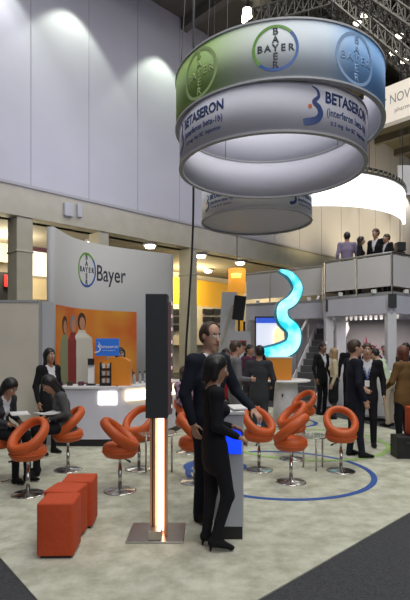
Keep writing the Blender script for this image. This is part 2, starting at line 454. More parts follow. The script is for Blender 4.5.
# ================================================================ KIOSK
Yk = 4.40
t = thing('touch_kiosk', 'pale grey pedestal kiosk with a glowing blue square beside the woman', 'kiosk', (X(228, Yk), Yk, 0), 0)
zt = 1.10
obj('body', B((0, 0, (zt+.11)/2), (.26, .25, zt-.11)), 'grey_light', t, bev=.012)
obj('plinth', B((0, .0, .055), (.245, .235, .11)), 'black', t, bev=.006)
obj('blue_screen', B((.03, -.127, .86), (.165, .012, .215)), 'glow_blue', t)
bm = bmesh.new(); box(bm, (0, 0, zt+.02), (.28, .28, .035), rot=Matrix.Rotation(.10, 4, 'X')); obj('top_panel', bm, 'white', t, bev=.01)
o = obj('leaflet', box(bmesh.new(), (0, 0, 0), (.13, .17, .012)), 'white', loc=(X(237, 4.38), 4.35, zt+.048), rotz=.3); o.rotation_euler.x = .10; tag(o, 'white leaflet lying on top of the kiosk', 'leaflet')
o = obj('card_reader', B((0, 0, .02), (.05, .07, .04)), 'black', loc=(X(226, 4.5), 4.46, zt+.052), bev=.005); tag(o, 'small black card reader on the back of the kiosk top', 'card reader')

# ================================================================ ROUND TABLE WITH GLOWING SCULPTURE
cx, cy = 1.78, 10.75
t = thing('pedestal_table', 'round white table on grey drum pedestal under the glowing sculpture', 'table', (cx, cy, 0))
obj('table_top', lathe([(0, .90), (.50, .90), (.53, .915), (.53, .935), (.50, .945), (0, .945)], 40), 'white', t, True)
pd = obj('pedestal', lathe([(0, 0), (.29, 0), (.27, .5), (.24, .90), (0, .90)], 36), 'white_panel', t, True)
obj('door_lock', B((-.12, -.262, .62), (.03, .02, .06)), 'black', t)
t = thing('display_plinth', 'orange box plinth on the white table holding the glowing sculpture', 'plinth', (cx-.16, cy, .945))
obj('box_body', B((0, 0, .235), (.50, .42, .47)), mat('amber', (.80, .30, .03), .5), t, bev=.008)
obj('box_lid', B((0, 0, .485), (.53, .45, .03)), 'white', t, bev=.006)
# sculpture: solid tapered wave with a dark rim
def sculpture():
    pix = [(279, 271), (290, 276), (297, 288), (292, 300), (282, 308), (283, 320), (293, 331), (291, 345), (278, 352), (264, 356)]
    wid = [3, 7, 10, 12, 12, 12.5, 14, 16, 17, 18]
    Y = cy
    c = smooth_curve([Vector((a, b, w)) for (a, b), w in zip(pix, wid)], 8)
    def build(k, dep, off):
        bm = bmesh.new(); n = len(c); rows = []
        for i, p in enumerate(c):
            d = c[min(i+1, n-1)]-c[max(i-1, 0)]; d = Vector((d.x, d.y)).normalized(); nn = Vector((-d.y, d.x)); w = p.z/2*k
            if k < 1 and i in (0,): w *= .4
            rw = []
            for (s, yy) in ((-1, -dep/2), (-.55, -dep*.62), (.55, -dep*.62), (1, -dep/2), (1, dep/2), (-1, dep/2)):
                q = P(p.x+nn.x*w*s, p.y+nn.y*w*s, Y); q.y = Y+yy+off; q.z = max(q.z, 1.452); q -= Vector((cx-.16, cy, 1.45)); rw.append(bm.verts.new(q))
            rows.append(rw)
        for r, s in zip(rows, rows[1:]):
            for i in range(6): bm.faces.new((r[i], r[(i+1) % 6], s[(i+1) % 6], s[i]))
        bm.faces.new(rows[0]); bm.faces.new(rows[-1])
        return bm
    t = thing('glowing_sculpture', 'glowing cyan wave-shaped sculpture standing on the orange plinth', 'sculpture', (cx-.16, cy, 1.45))
    obj('light_face', build(.86, .24, -.02), 'screen_clouds', t, True)
    obj('rim', build(1.08, .22, .02), mat('rim_blue', (.02, .16, .24), .35, emit=(.0, .16, .22), es=.5), t, True)
sculpture()

# ================================================================ CURVED LOGO WALL
bw = smooth_curve([Vector((X(50, 8.6), 8.6)).to_3d(), Vector((X(72, 9.55), 9.55)).to_3d(), Vector((X(100, 10.2), 10.2)).to_3d(), Vector((X(135, 10.75), 10.75)).to_3d(), Vector((X(172, 11.3), 11.3)).to_3d()], 10)
bw = [p.xy for p in bw]
ln = [0]
for p, q in zip(bw, bw[1:]): ln.append(ln[-1]+(q-p).length)
def wall_f(u, v, w):               # u = arc length along the wall face
    u = min(max(u, 0), ln[-1]-1e-4); i = max(j for j in range(len(ln)-1) if ln[j] <= u)
    d = (bw[i+1]-bw[i]).normalized(); p = bw[i]+d*(u-ln[i]); nn = Vector((d.y, -d.x))
    q = p+nn*(.06+w); return Vector((q.x, q.y, v))
def u_at(px):
    best = min(range(len(bw)), key=lambda i: abs(205+FL*bw[i].x/bw[i].y-px)); return ln[best]
ZT = 3.78
t = thing('logo_wall', 'curved white exhibition wall with company logo and orange people mural', 'wall')
obj('panel', ribbon_wall(bmesh.new(), bw, 0, ZT, .12), mat('logo_white', (.40, .40, .41), .6), t, True)
def mural_mat():
    m = bpy.data.materials.new('mural'); m.use_nodes = True; N = m.node_tree.nodes; L = m.node_tree.links; b = N['Principled BSDF']
    tc = N.new('ShaderNodeTexCoord'); n1 = N.new('ShaderNodeTexNoise'); n1.inputs['Scale'].default_value = .9
    r = N.new('ShaderNodeValToRGB'); r.color_ramp.elements[0].position = .38; r.color_ramp.elements[1].position = .62
    r.color_ramp.elements[0].color = (.62, .13, .02, 1); r.color_ramp.elements[1].color = (.74, .34, .04, 1)
    L.new(tc.outputs['Object'], n1.inputs['Vector']); L.new(n1.outputs['Fac'], r.inputs['Fac']); L.new(r.outputs['Color'], b.inputs['Base Color'])
    MATS['mural'] = m
mural_mat()
u0, u1 = u_at(53), u_at(136); zm = 2.42
mur = obj('mural', map_shape([((u0+(u1-u0)*i/40, .5), (u0+(u1-u0)*i/40, zm)) for i in range(41)], wall_f, .01), 'mural', t)
# printed figures in the mural: flat on the print
def flat_figure(uc, top, sh, cloth, hairm, skin):
    f = lambda u, v, w: wall_f(uc+u, v, .011+w)
    def ell(cu, cv, a, b, m, nm, w0=0):
        obj(nm, map_shape([((cu+a*math.cos(s), cv+b*math.sin(s)), (cu+a*math.cos(s)*.02, cv+b*math.sin(s)*.02)) for s in [2*PI*i/20 for i in range(21)]], lambda u, v, w: f(u, v, w+w0), .003), m, mur)
    bod = [(.0+.10, top-.30), (.13, top-.36), (sh, top-.46), (sh+.02, top-.8), (sh-.03, .95)]
    pr = [((-u, v), (u, v)) for u, v in bod]
    obj('printed_body', map_shape(pr, f, .003), cloth, mur)
    ell(0, top-.13, .125, .17, hairm, 'printed_hair', .003)
    ell(.01, top-.17, .085, .125, skin, 'printed_face', .006)
mat('pr_green', (.25, .28, .16), .7); mat('pr_maroon', (.25, .03, .03), .7); mat('pr_white', (.62, .60, .52), .7); mat('pr_hair', (.06, .03, .02), .7); mat('pr_skin', (.50, .24, .14), .7); mat('pr_grey', (.25, .24, .22), .7)
flat_figure(u_at(60.5), 2.20, .20, 'pr_green', 'pr_hair', 'pr_skin')
flat_figure(u_at(68.5), 2.24, .24, 'pr_maroon', 'pr_grey', 'pr_skin')
flat_figure(u_at(77.5)+.05, 2.30, .30, 'pr_white', 'pr_hair', 'pr_skin')
# company name and mark
ul = u_at(84); zl = EYE+(HZ-271)/FL*10.0
bayer_mark(t, wall_f, ul-.02, zl, .35, 'ink_dark', 'ink_green', 'ink_blue', .72)
ut = u_at(108)+.06
obj('company_name', text_mesh('Bayer', .47, lambda u, v, w: wall_f(ut+u, zl-.04+v, w), bold=.002, width=.68), 'ink_dark', t)

# partition at far left
pa, pb = P(-30, 345, 8.05).xy, P(39, 345, 8.15).xy
t = thing('partition', 'low beige partition wall with grey end post at far left', 'partition')
obj('panel', ribbon_wall(bmesh.new(), [pa, pb], 0, 2.40, .08), 'beige', t)
obj('end_post', ribbon_wall(bmesh.new(), [pb+Vector((.0, -.0)), P(50.5, 345, 8.4).xy], 0, 2.43, .14), 'grey_light', t)
obj('top_rail', ribbon_wall(bmesh.new(), [pa, pb], 2.40, 2.44, .10), 'grey', t)

# ================================================================ RECEPTION COUNTER
cp = [(57, 8.2), (66, 8.19), (84, 8.18), (100, 8.18), (115, 8.2)]
cp2 = [(115, 8.2), (124, 8.3), (135, 8.5), (148, 8.85), (160, 9.3), (169, 9.8)]
A1 = [Vector((X(a, b), b+.3)) for a, b in cp]
A2 = [p.xy for p in smooth_curve([Vector((X(a, b), b+.3, 0)) for a, b in cp2], 6)]
allp = A1[:-1]+A2
t = thing('reception_counter', 'long pale reception counter with glowing band in front of the mural', 'counter')
obj('body', ribbon_wall(bmesh.new(), allp, .12, .97, .56), 'lav_panel', t)
obj('plinth', ribbon_wall(bmesh.new(), allp, 0, .12, .52), 'black', t)
obj('worktop', ribbon_wall(bmesh.new(), allp, .97, 1.0, .64), 'white_panel', t)
def front(pts, off):
    out = []
    for i, p in enumerate(pts):
        d = (pts[min(i+1, len(pts)-1)]-pts[max(i-1, 0)]).normalized(); out.append(p+Vector((d.y, -d.x))*off)
    return out
gl = [Vector((X(97, 8.18), 8.48)), Vector((X(115.5, 8.2), 8.5))]
obj('glow_panel', ribbon_wall(bmesh.new(), front(gl, .285), .70, .92, .03), 'glow_white', t)
obj('glow_panel', ribbon_wall(bmesh.new(), front(A2, .31), .76, .93, .06), 'glow_warm', t)
def put(px, Y, z=1.0): return (X(px, Y), Y, z)
# orange display casing
bm = bmesh.new(); n = 14
pr = [(-.24, 0), (-.24, .10)]+[(-.24+.0+.02, .30)]+[(-.20+.34*i/10, .36+.13*math.sin(PI*(.15+.5*i/10))) for i in range(11)]+[(.24, .42), (.25, .0)]
bm2 = bmesh.new(); fr = [bm2.verts.new((a, -.14, b)) for a, b in pr]; bk = [bm2.verts.new((a, .14, b)) for a, b in pr]
bm2.faces.new(fr); bm2.faces.new(bk)
for i in range(len(pr)): j = (i+1) % len(pr); bm2.faces.new((fr[i], fr[j], bk[j], bk[i]))
t = thing('coffee_machine', 'orange curved machine housing on the reception counter', 'machine', put(117, 8.55), 0)
obj('housing', bm2, mat('amber_plastic', (.75, .26, .03), .35), t, bev=.012)
obj('drip_tray', B((-.16, -.17, .02), (.18, .06, .03)), 'black', t)
for i, (px, w, h, m, lab) in enumerate(((91, .11, .36, 'white', 'tall white leaflet stand on the counter, left of the cup stack'),)):
    t = thing('leaflet_stand', lab, 'stand', put(px, 8.5), .1)
    obj('back_board', B((0, .03, h/2), (w, .02, h)), 'white', t); obj('leaflets', B((0, -.005, h*.45), (w*.9, .04, h*.7)), 'white', t)
    obj('header', B((0, .0, h+.05), (w, .03, .11)), 'black', t); obj('foot', B((0, 0, .01), (w+.04, .12, .02)), 'black', t)
t = thing('cup_rack', 'black rack with three tiers of white cups on the counter', 'rack', put(106, 8.42), 0)
for k in range(3):
    obj('shelf', B((0, 0, .04+k*.125), (.17, .14, .022)), 'black', t)
    for q in (-.045, .045): obj('cup', lathe([(0, .052+k*.125), (.028, .052+k*.125), (.036, .13+k*.125), (0, .13+k*.125)], 14, (q, 0)), 'white', t)
obj('side', B((-.088, 0, .2), (.012, .14, .4)), 'black', t); obj('side', B((.088, 0, .2), (.012, .14, .4)), 'black', t)
for i, (px, Y, lab) in enumerate(((134, 8.85, 'clear bottle on the counter just right of the orange machine'), (140, 8.95, 'clear bottle on the counter, second right of the orange machine'), (145, 9.1, 'clear bottle on the counter nearest the tall tower'))):
    t = thing('bottle', lab, 'bottle', put(px, Y), 0, 'bottles on the reception counter')
    obj('glass_body', lathe([(0, 0), (.03, 0), (.03, .12), (.012, .16), (.012, .19), (0, .19)], 14), mat('bottle_glass', (.35, .38, .36), .15), t, True)
    obj('cap', lathe([(0, .19), (.014, .19), (.014, .215), (0, .215)], 10), 'black', t)
for i, (px, lab) in enumerate(((60, 'small dark box on the left end of the counter'), (70, 'small dark box on the counter below the maroon printed figure'), (81, 'small dark box on the counter left of the leaflet stand'))):
    o = obj('small_box', B((0, 0, .035), (.09, .08, .07)), ['purple', 'wood_dark', 'purple'][i], loc=put(px, 8.45), bev=.006); tag(o, lab, 'box', 'small boxes on the counter')
# blue sign standing behind the counter
t = thing('blue_sign', 'blue screen sign with white lettering behind the counter', 'sign', (X(107, 8.9), 8.95, 1.0))
obj('screen', B((0, 0, .66), (.42, .04, .32)), mat('sign_blue', (.02, .12, .45), .4, emit=(.02, .12, .5), es=.35), t, bev=.006)
obj('stand_pole', T((0, .0, -.99), (0, .0, .52), .02), 'grey', t); obj('stand_base', B((0, 0, -.985), (.3, .2, .02)), 'grey', t)
obj('product_name', text_mesh('Betaseron', .085, lambda u, v, w: Vector((.03+u, -.021-w, .67+v))), 'white', t); obj('swirl_mark', swirl(lambda u, v, w: Vector((-.16+u, -.021-w, .66+v)), .2), 'white', t); obj('generic_name', text_mesh('interferon beta-1b', .03, lambda u, v, w: Vector((.03+u, -.021-w, .60+v))), 'white', t)

# ================================================================ HANGING RING SIGNS
def ring_band(R, z0, z1, th, n=96, a0=0, a1=2*PI):
    pts = [(R*math.cos(a), R*math.sin(a)) for a in [a0+(a1-a0)*i/n for i in range(n+1)]]
    bm = bmesh.new(); rows = []
    for a in [a0+(a1-a0)*i/n for i in range(n+1)]:
        c, s = math.cos(a), math.sin(a)
        rows.append([bm.verts.new(((R-th)*c, (R-th)*s, z0)), bm.verts.new((R*c, R*s, z0)), bm.verts.new((R*c, R*s, z1)), bm.verts.new(((R-th)*c, (R-th)*s, z1))])
    full = abs(a1-a0-2*PI) < 1e-6
    for i in range(n):
        r, s = rows[i], rows[i+1]
        for j in range(4): bm.faces.new((r[j], r[(j+1) % 4], s[(j+1) % 4], s[j]))
    if full: bmesh.ops.remove_doubles(bm, verts=bm.verts, dist=1e-5)
    else: bm.faces.new(rows[0]); bm.faces.new(rows[-1])
    return bm
def print_mat():
    """fabric print: green at left, white, blue at right (colour runs around the ring)"""
    m = bpy.data.materials.new('ring_print'); m.use_nodes = True; N = m.node_tree.nodes; L = m.node_tree.links; b = N['Principled BSDF']
    tc = N.new('ShaderNodeTexCoord'); g = N.new('ShaderNodeTexGradient'); g.gradient_type = 'RADIAL'
    L.new(tc.outputs['Object'], g.inputs['Vector'])       # 0..1 around, .5 = +X? (radial: atan2/2pi + .5)
    r = N.new('ShaderNodeValToRGB'); cr = r.color_ramp
    # angle -pi..pi -> 0..1 ; front (-Y) = .25 ; left (-X) = 0/1 ; right (+X) = .5
    stops = [(.0, (.40, .60, .20)), (.11, (.36, .58, .13)), (.135, (.42, .62, .22)), (.185, (.66, .74, .66)), (.23, (.72, .78, .84)), (.29, (.62, .73, .86)), (.325, (.26, .48, .84)), (.38, (.17, .40, .80)), (.44, (.30, .50, .84)), (.52, (.5, .65, .85)), (.7, (.74, .78, .8)), (.95, (.46, .62, .3))]
    while len(cr.elements) > 1: cr.elements.remove(cr.elements[0])
    cr.elements[0].position = 0; stops = [(p, tuple(.80*v for v in c)) for p, c in stops]; cr.elements[0].color = stops[0][1]+(1,)
    for p, c in stops[1:]: e = cr.elements.new(p); e.color = c+(1,)
    L.new(g.outputs['Fac'], r.inputs['Fac']); L.new(r.outputs['Color'], b.inputs['Base Color']); b.inputs['Roughness'].default_value = .6
    MATS['ring_print'] = m
print_mat()
mat('fabric_grey', (.56, .56, .64), .7, noise=.02, nscale=2)
mat('fabric_in', (.54, .54, .64), .8)
def cyl_f(R):                         # u along the arc measured from the viewer-facing point, + to the right
    def f(u, v, w):
        a = -PI/2+u/R; r = R+.002+w; return Vector((r*math.cos(a), r*math.sin(a), v))
    return f
def two_tone(bm, R, th):              # outside face material 0, others 1
    bm.normal_update()
    for fc in bm.faces:
        c = fc.calc_center_median(); fc.material_index = 0 if math.hypot(c.x, c.y) > R-th*.4 else 1
UP = (1.33, 9.0, 6.0)
t = thing('hanging_ring_sign', 'large hanging ring sign printed green, white and blue, topmost of the stack', 'sign', (UP[0], UP[1], 0))
bm = ring_band(1.86, 5.61, 6.46, .05); bmesh.ops.recalc_face_normals(bm, faces=bm.faces); two_tone(bm, 1.86, .05)
obj('fabric_band', bm, ['ring_print', 'fabric_in'], t, True)
obj('top_frame', ring_band(1.875, 6.45, 6.48, .05), 'grey_light', t); obj('bottom_frame', ring_band(1.875, 5.585, 5.615, .08), 'grey_light', t)
f = cyl_f(1.86); zc = 6.04
aY = lambda deg: math.radians(deg)*1.86
bayer_mark(t, f, aY(-9.3), zc, .34, 'ink_dark', 'ink_green', 'ink_blue')
bayer_mark(t, f, aY(-50), zc-.02, .40, 'ink_pale_green', 'ink_pale_green', 'ink_pale_green')
bayer_mark(t, f, aY(31), zc-.02, .40, 'ink_pale_blue', 'ink_pale_blue', 'ink_pale_blue')
for k in range(6):
    a = k*PI/3+.3; obj('suspension_cable', T((1.83*math.cos(a), 1.83*math.sin(a), 6.47), (1.2*math.cos(a), 1.2*math.sin(a), 16.7), .008, n=6), 'black', t)
def beta_logo(t, f, uc, zc, s):
    obj('swirl_mark', swirl(lambda u, v, w: f(uc-.52*s+u, zc+.0*s+v, w), .52*s, .005, wmax=.2), 'navy', t)
    obj('swirl_dot', annulus(-.60*s, -.02*s, .0, .03*s, lambda u, v, w: f(uc+u, zc+v, w), n=16), 'orange', t)
    obj('product_name', text_mesh('BETASERON', .215*s, lambda u, v, w: f(uc+.15*s+u, zc+.13*s+v, w), bold=.006, width=.88), 'navy', t)
    obj('generic_name', text_mesh('(interferon beta-1b)', .15*s, lambda u, v, w: f(uc+.15*s+u, zc-.065*s+v, w), width=.82, bold=.001), 'navy', t)
    for wd, du in (('0.3 mg', -.31), ('for SC', -.02), ('Injection', .30)): obj('dosage_line', text_mesh(wd, .088*s, lambda u, v, w: f(uc+(.15+du)*s+u, zc-.215*s+v, w)), 'navy', t)
LO = (1.195, 8.85)
t = thing('hanging_ring_sign', 'grey-white hanging ring sign with medicine name, inside and below the big printed ring', 'sign', (LO[0], LO[1], 0))
bm = ring_band(1.65, 4.86, 5.60, .04); bmesh.ops.recalc_face_normals(bm, faces=bm.faces); two_tone(bm, 1.65, .04)
obj('fabric_band', bm, ['fabric_grey', 'fabric_in'], t, True)
obj('bottom_frame', ring_band(1.665, 4.83, 4.865, .07), 'grey', t); obj('top_frame', ring_band(1.66, 5.59, 5.62, .06), 'grey_light', t)
f = cyl_f(1.65)
for deg, k_ in ((-56, .98), (35, 1.08), (150, 1.08)): beta_logo(t, f, math.radians(deg)*1.65, 5.25, k_)
for k in range(4):
    a = k*PI/2+.5; obj('suspension_cable', T((1.6*math.cos(a), 1.6*math.sin(a), 5.6), (1.3*math.cos(a), 1.3*math.sin(a), 16.7), .006, n=6), 'black', t)
t = thing('hanging_ring_sign', 'smaller hanging ring sign with medicine name, farthest behind the other two', 'sign', (1.32, 12.6, 0))
bm = ring_band(1.40, 4.86, 5.65, .04); bmesh.ops.recalc_face_normals(bm, faces=bm.faces); two_tone(bm, 1.40, .04)
obj('fabric_band', bm, ['white_panel', 'fabric_in'], t, True)
obj('bottom_frame', ring_band(1.415, 4.83, 4.865, .06), 'grey', t)
obj('inner_panel', lathe([(0, 4.885), (1.36, 4.885), (1.36, 4.90), (0, 4.90)], 64), 'lav_panel', t)
f = cyl_f(1.40)
for deg in (-48, 48, 160): beta_logo(t, f, math.radians(deg)*1.40, 5.17, .72)
for k in range(3):
    a = k*2*PI/3+.5; obj('suspension_cable', T((1.36*math.cos(a), 1.36*math.sin(a), 5.64), (1.1*math.cos(a), 1.1*math.sin(a), 16.7), .006, n=6), 'black', t)

# luminous curved header over the upper deck
cx, cy, R = 3.45, 17.4, 3.4
t = thing('luminous_header', 'big glowing white curved header hanging over the upper deck', 'sign', (cx, cy, 0))
a0, a1 = math.radians(-114), math.radians(-20)
obj('light_band', ring_band(R, 5.70, 6.66, .10, 60, a0, a1), mat('band_glow', (1, 1, 1), .5, emit=(1, .985, .95), es=1.5), t, True)
tr = obj('top_truss', join_bm(ring_band(R+.05, 6.66, 6.72, .16, 60, a0, a1), ring_band(R+.0, 6.84, 6.88, .08, 60, a0, a1)), 'truss', t)
n = 26
for i in range(n):
    a = a0+(a1-a0)*(i+.5)/n; obj('bracket', T((R*math.cos(a), R*math.sin(a), 6.68), (R*math.cos(a+.02), R*math.sin(a+.02), 6.86), .035, n=6), 'truss', tr)
for k in range(3):
    a = a0+(a1-a0)*(k+.5)/3
    obj('suspension_cable', T(((R)*math.cos(a), R*math.sin(a), 6.86), (R*math.cos(a), R*math.sin(a), 16.7), .012, n=6), 'black', t)
sp = thing('loudspeaker', 'black loudspeaker cluster hung at the right end of glowing header', 'speaker', (X(400, 17.0), 17.0, 5.05))
for k in range(3): obj('cabinet', B((0, 0, .05-.34*k), (.30-.04*k, .3, .30)), 'black', sp, bev=.02)
obj('hanging_chain', T((0, 0, .2), (0, 0, 11.65), .012, n=6), 'black', sp)

# ================================================================ TWO-STOREY BOOTH
A = Vector((X(392, 12), 12)); Bp = Vector((X(325, 13.44), 13.44)); Cp = Vector((X(323, 14.1), 14.1)); Dp = Vector((X(246, 15.7), 15.7)); E = A+Vector((.8, .6))*5
back = Vector((2.4, 3.6))
fp = [E, A, Bp, Cp, Dp]
poly = fp+[Dp+Vector((3.2, 2.8)), E+Vector((-.6, 3.2))]
ZD0, ZD1, ZR = 2.48, 3.05, 3.97
t = thing('upper_deck', 'white two-storey booth deck with milky railing panels at right', 'booth')
obj('deck_slab', prism(poly, ZD0, ZD1-.12), 'lav_panel', t)
obj('deck_floor', prism(poly, ZD1-.115, ZD1-.03), 'grey', t)
mat('milky', (.70, .68, .68), .4)
def seg(a, b, n, z0=ZD1+.10, z1=ZR-.05):
    for i in range(n):
        p = a.lerp(b, (i+.03)/n); q = a.lerp(b, (i+.97)/n)
        obj('railing_panel', ribbon_wall(bmesh.new(), [p, q], z0, z1, .03), 'milky', t)
        obj('railing_post', T((*a.lerp(b, i/n), ZD1-.1), (*a.lerp(b, i/n), ZR), .022, n=8), 'steel', t)
        m_ = a.lerp(b, (i+.5)/n); obj('bracket', B((m_.x, m_.y, ZD1-.0), (.10, .10, .10)), 'white', t)
    obj('handrail', T((*a, ZR), (*b, ZR), .03, n=8), 'steel', t)
seg(A, E, 4); seg(A, Bp, 2); seg(Bp, Cp, 1); seg(Cp, Dp, 3)
def shift_in(p, v): return p+Vector(v)
for i, p in enumerate((shift_in(A, (.02, .15)), shift_in(Bp, (.13, .12)), shift_in(Cp, (.25, .4)), Dp+Vector((.15, .1)), E+Vector((-.2, .2)), Vector((X(340, 13.75), 13.75)))):
    w = {3: .3, 5: .26}.get(i, .22)
    cl = obj('support_column', B((p.x, p.y, ZD0/2), (w, w, ZD0)), 'white_panel', t, bev=.01)
    if i < 2: obj('louvre', B((p.x-.02, p.y-.175, 2.78), (.2, .03, .34)), 'dark_grey', cl)
# lower storey inner wall
ia, ib = Vector((X(300, 16.5), 16.3)), Vector((7.2, 14.6))
ow = obj('inner_wall', ribbon_wall(bmesh.new(), [Vector((X(346, 15.5), 15.5)), Vector((8.0, 14.9))], 0, ZD0, .1), mat('inner_wall', (.55, .52, .52), .6), t)
obj('door_wall', ribbon_wall(bmesh.new(), [Vector((X(284, 15.3), 15.3)), Vector((X(346, 16.0), 16.0))], 0, ZD0, .1), 'lav_panel', t)
obj('door_wall', ribbon_wall(bmesh.new(), [Vector((X(244, 16.3), 16.3)), Vector((X(284, 15.4), 15.3))], 0, ZD0, .1), 'black', t)
for i in range(14):
    p = A.lerp(Bp, i/13)+Vector((.35, .55)); obj('spot_lamp', lathe([(0, ZD0-.10), (.03, ZD0-.10), (.04, ZD0), (0, ZD0)], 10, (p.x, p.y)), mat('spot_dim', (1, 1, 1), .5, emit=(1, .9, .8), es=.55), t)
# screens below left deck
t = thing('display_screen', 'bright blue and white screen under the left end of the deck', 'screen', (X(270, 15.0), 15.0, 0))
obj('frame', B((0, .05, 2.0), (.92, .06, 1.15)), 'black', t)
obj('display', B((0, 0.01, 2.0), (.84, .04, 1.05)), mat('scr', (.8, .85, .9), .5, emit=(.75, .82, 1), es=.7), t)
obj('title_bar', B((0, -.015, 2.45), (.84, .02, .16)), mat('scr2', (.02, .06, .4), .5, emit=(.03, .1, .6), es=.9), t)
obj('picture_arch', box(lathe([(0, 1.55), (.16, 1.55), (.16, 2.05), (.12, 2.2), (0, 2.26)], 16, (.27, -.02)), (.27, -.02, 1.7), (.1, .1, .1)), mat('scr3', (1, .6, .3), .5, emit=(1, .62, .35), es=1.3), t)
obj('stand', B((0, .07, .72), (.3, .05, 1.44)), 'black', t)
# counter under the deck
cpos = P(379, 345, 10.9)
t = thing('white_counter', 'white cabinet counter under the deck beside the pale green shirted person', 'counter', (X(372, 11.3), 11.3, 0), -.55)
obj('body', B((0, 0, .56), (.85, .5, 1.0)), 'grey_light', t, bev=.01); obj('plinth', B((0, 0, .03), (.8, .46, .06)), 'black', t)
obj('worktop', B((0, 0, 1.08), (.95, .58, .04)), 'white', t, bev=.008)
for q in (-.2, .2): d_ = obj('door', B((q, -.256, .56), (.38, .012, .9)), 'white_panel', t); obj('handle', B((q*.2, -.27, .7), (.015, .02, .12)), 'steel', d_)
# flower arrangement
fx = Vector((X(368, 11.35), 11.35, 1.10))
t = thing('flower_arrangement', 'tall pink tropical flowers in a vase on the white counter', 'flowers', fx)
obj('vase', lathe([(0, 0), (.05, 0), (.08, .1), (.05, .22), (.06, .26), (0, .26)], 20), 'black_gloss', t, True)
for i, (dx, dy, h) in enumerate(((-.05, 0, .95), (.08, .03, .8), (-.16, .02, .7), (.22, -.02, .72), (.0, .05, .6), (.14, 0, .55))):
    dx *= .6; h *= .85
    st = obj('stem', T((0, 0, .2), (dx, dy, h*.8), .008, n=6), 'leaf', t)
    bm = T((dx*.9, dy, h*.72), (dx*1.5, dy, h), .036, .003, 8)
    tube(bm, (dx, dy, h*.8), (dx*2.6+.05, dy, h*.86), .018, .002, 8); tube(bm, (dx, dy, h*.78), (dx*.4-.12, dy, h*.84), .018, .002, 8)
    obj('bloom', bm, 'pink', t)
# staircase to the deck
t = thing('staircase', 'grey staircase with white side panel rising behind the pedestal table', 'staircase')
s0 = Vector((X(301, 13.1), 13.3)); s1 = Vector((X(333, 14.8), 14.8)); sd = (s1-s0).normalized(); sl = (s1-s0).length
N_ = 12; sa = math.atan2(sd.y, sd.x)
for i in range(N_):
    c = s0+sd*(sl*(i+.5)/N_); h = 2.2*(i+1)/N_
    st_ = obj('step', B((c.x, c.y, h/2), (sl/N_, .9, h), sa), mat('stair', (.12, .12, .125), .7), t)
    e_ = c-sd*(sl/N_/2-.02); obj('nosing', B((e_.x, e_.y, h+.004), (.04, .9, .012), sa), 'grey', st_)
nn = Vector((-sd.y, sd.x))
for s in (-1, 1):
    a = s0+nn*.47*s; b = s1+nn*.47*s
    obj('handrail', T((*a, 1.2), (*b, 3.2 if s > 0 else 3.0), .035, n=8), 'white', t)
    obj('stringer', box(bmesh.new(), (*((a+b)/2), 1.2), ((Vector((*b, 2.3))-Vector((*a, .1))).length, .04, .26), rot=Matrix.Rotation(sa, 4, 'Z') @ Matrix.Rotation(-math.atan2(2.2, sl), 4, 'Y')), 'white_panel', t)
    for q in range(4): c = a.lerp(b, q/3); obj('baluster', T((*c, .1+2.1*q/3), (*c, 1.2+1.9*q/3), .02, n=8), 'steel', t)

# white leaning banner, orange drum lamp, black speaker in the middle distance
Yb = 15
t = thing('banner_stand', 'tall white leaning banner board behind the grey suited man', 'banner', (X(222, Yb), Yb, 0))
bm = bmesh.new()
q = [P(216, 372, Yb), P(232, 372, Yb), P(237, 292, Yb), P(222, 292, Yb)]
q[0].z = 0; q[1].z = 0
vs = [bm.verts.new(v-Vector((X(222, Yb), Yb, 0))) for v in q]; bm.faces.new(vs); r = bmesh.ops.extrude_face_region(bm, geom=bm.faces[:]); bmesh.ops.translate(bm, vec=(0, .08, 0), verts=[v for v in r['geom'] if isinstance(v, bmesh.types.BMVert)])
obj('board', bm, 'white_panel', t)
obj('tan_stripe', T((P(221, 345, Yb).x-X(222, Yb), -.03, 1.7), (P(232, 300, Yb).x-X(222, Yb), -.03, P(0, 305, Yb).z), .04, n=6), 'beige', t)
Yo = 17
t = thing('drum_lamp', 'large orange drum lamp hanging under the gallery', 'lamp', (X(237, Yo), Yo, 0))
zc0, zc1 = P(0, 293, Yo).z, P(0, 269, Yo).z
obj('shade', lathe([(0, zc0), (.30, zc0), (.30, zc1), (0, zc1)], 28), 'orange_lamp', t, True)
obj('lamp_glow', lathe([(0, zc1-.35), (.18, zc1-.35), (.2, zc1-.2), (0, zc1-.15)], 20, (-.03, -.16)), mat('glow_yellow', (1, .8, .2), .5, emit=(1, .7, .12), es=1.6), t, True)
obj('hanging_cable', T((0, 0, zc1), (0, 0, 6.2), .015, n=6), 'black', t)
Ys = 14.5
t = thing('loudspeaker', 'black box loudspeaker hung below the orange drum lamp', 'speaker', (X(239, Ys), Ys, 0))
zs0, zs1 = P(0, 320, Ys).z, P(0, 296, Ys).z
bm = box(bmesh.new(), (0, 0, (zs0+zs1)/2), (.34, .3, zs1-zs0), rot=Matrix.Rotation(.12, 4, 'Y')); obj('cabinet', bm, 'black', t, bev=.02)
obj('mount', T((0, 0, 0), (0, 0, zs0+.03), .03), 'black', t); obj('foot', lathe([(0, 0), (.25, 0), (.25, .02), (0, .02)], 20), 'black', t)
t = thing('red_panel', 'red and white poster board behind the grey suited man', 'poster', (X(240, 14.2), 14.2, 0))
obj('board', B((0, 0, 1.05), (.62, .05, 2.1)), 'white_panel', t); obj('red_print', B((-.05, -.03, 1.62), (.46, .01, .42)), 'red', t)

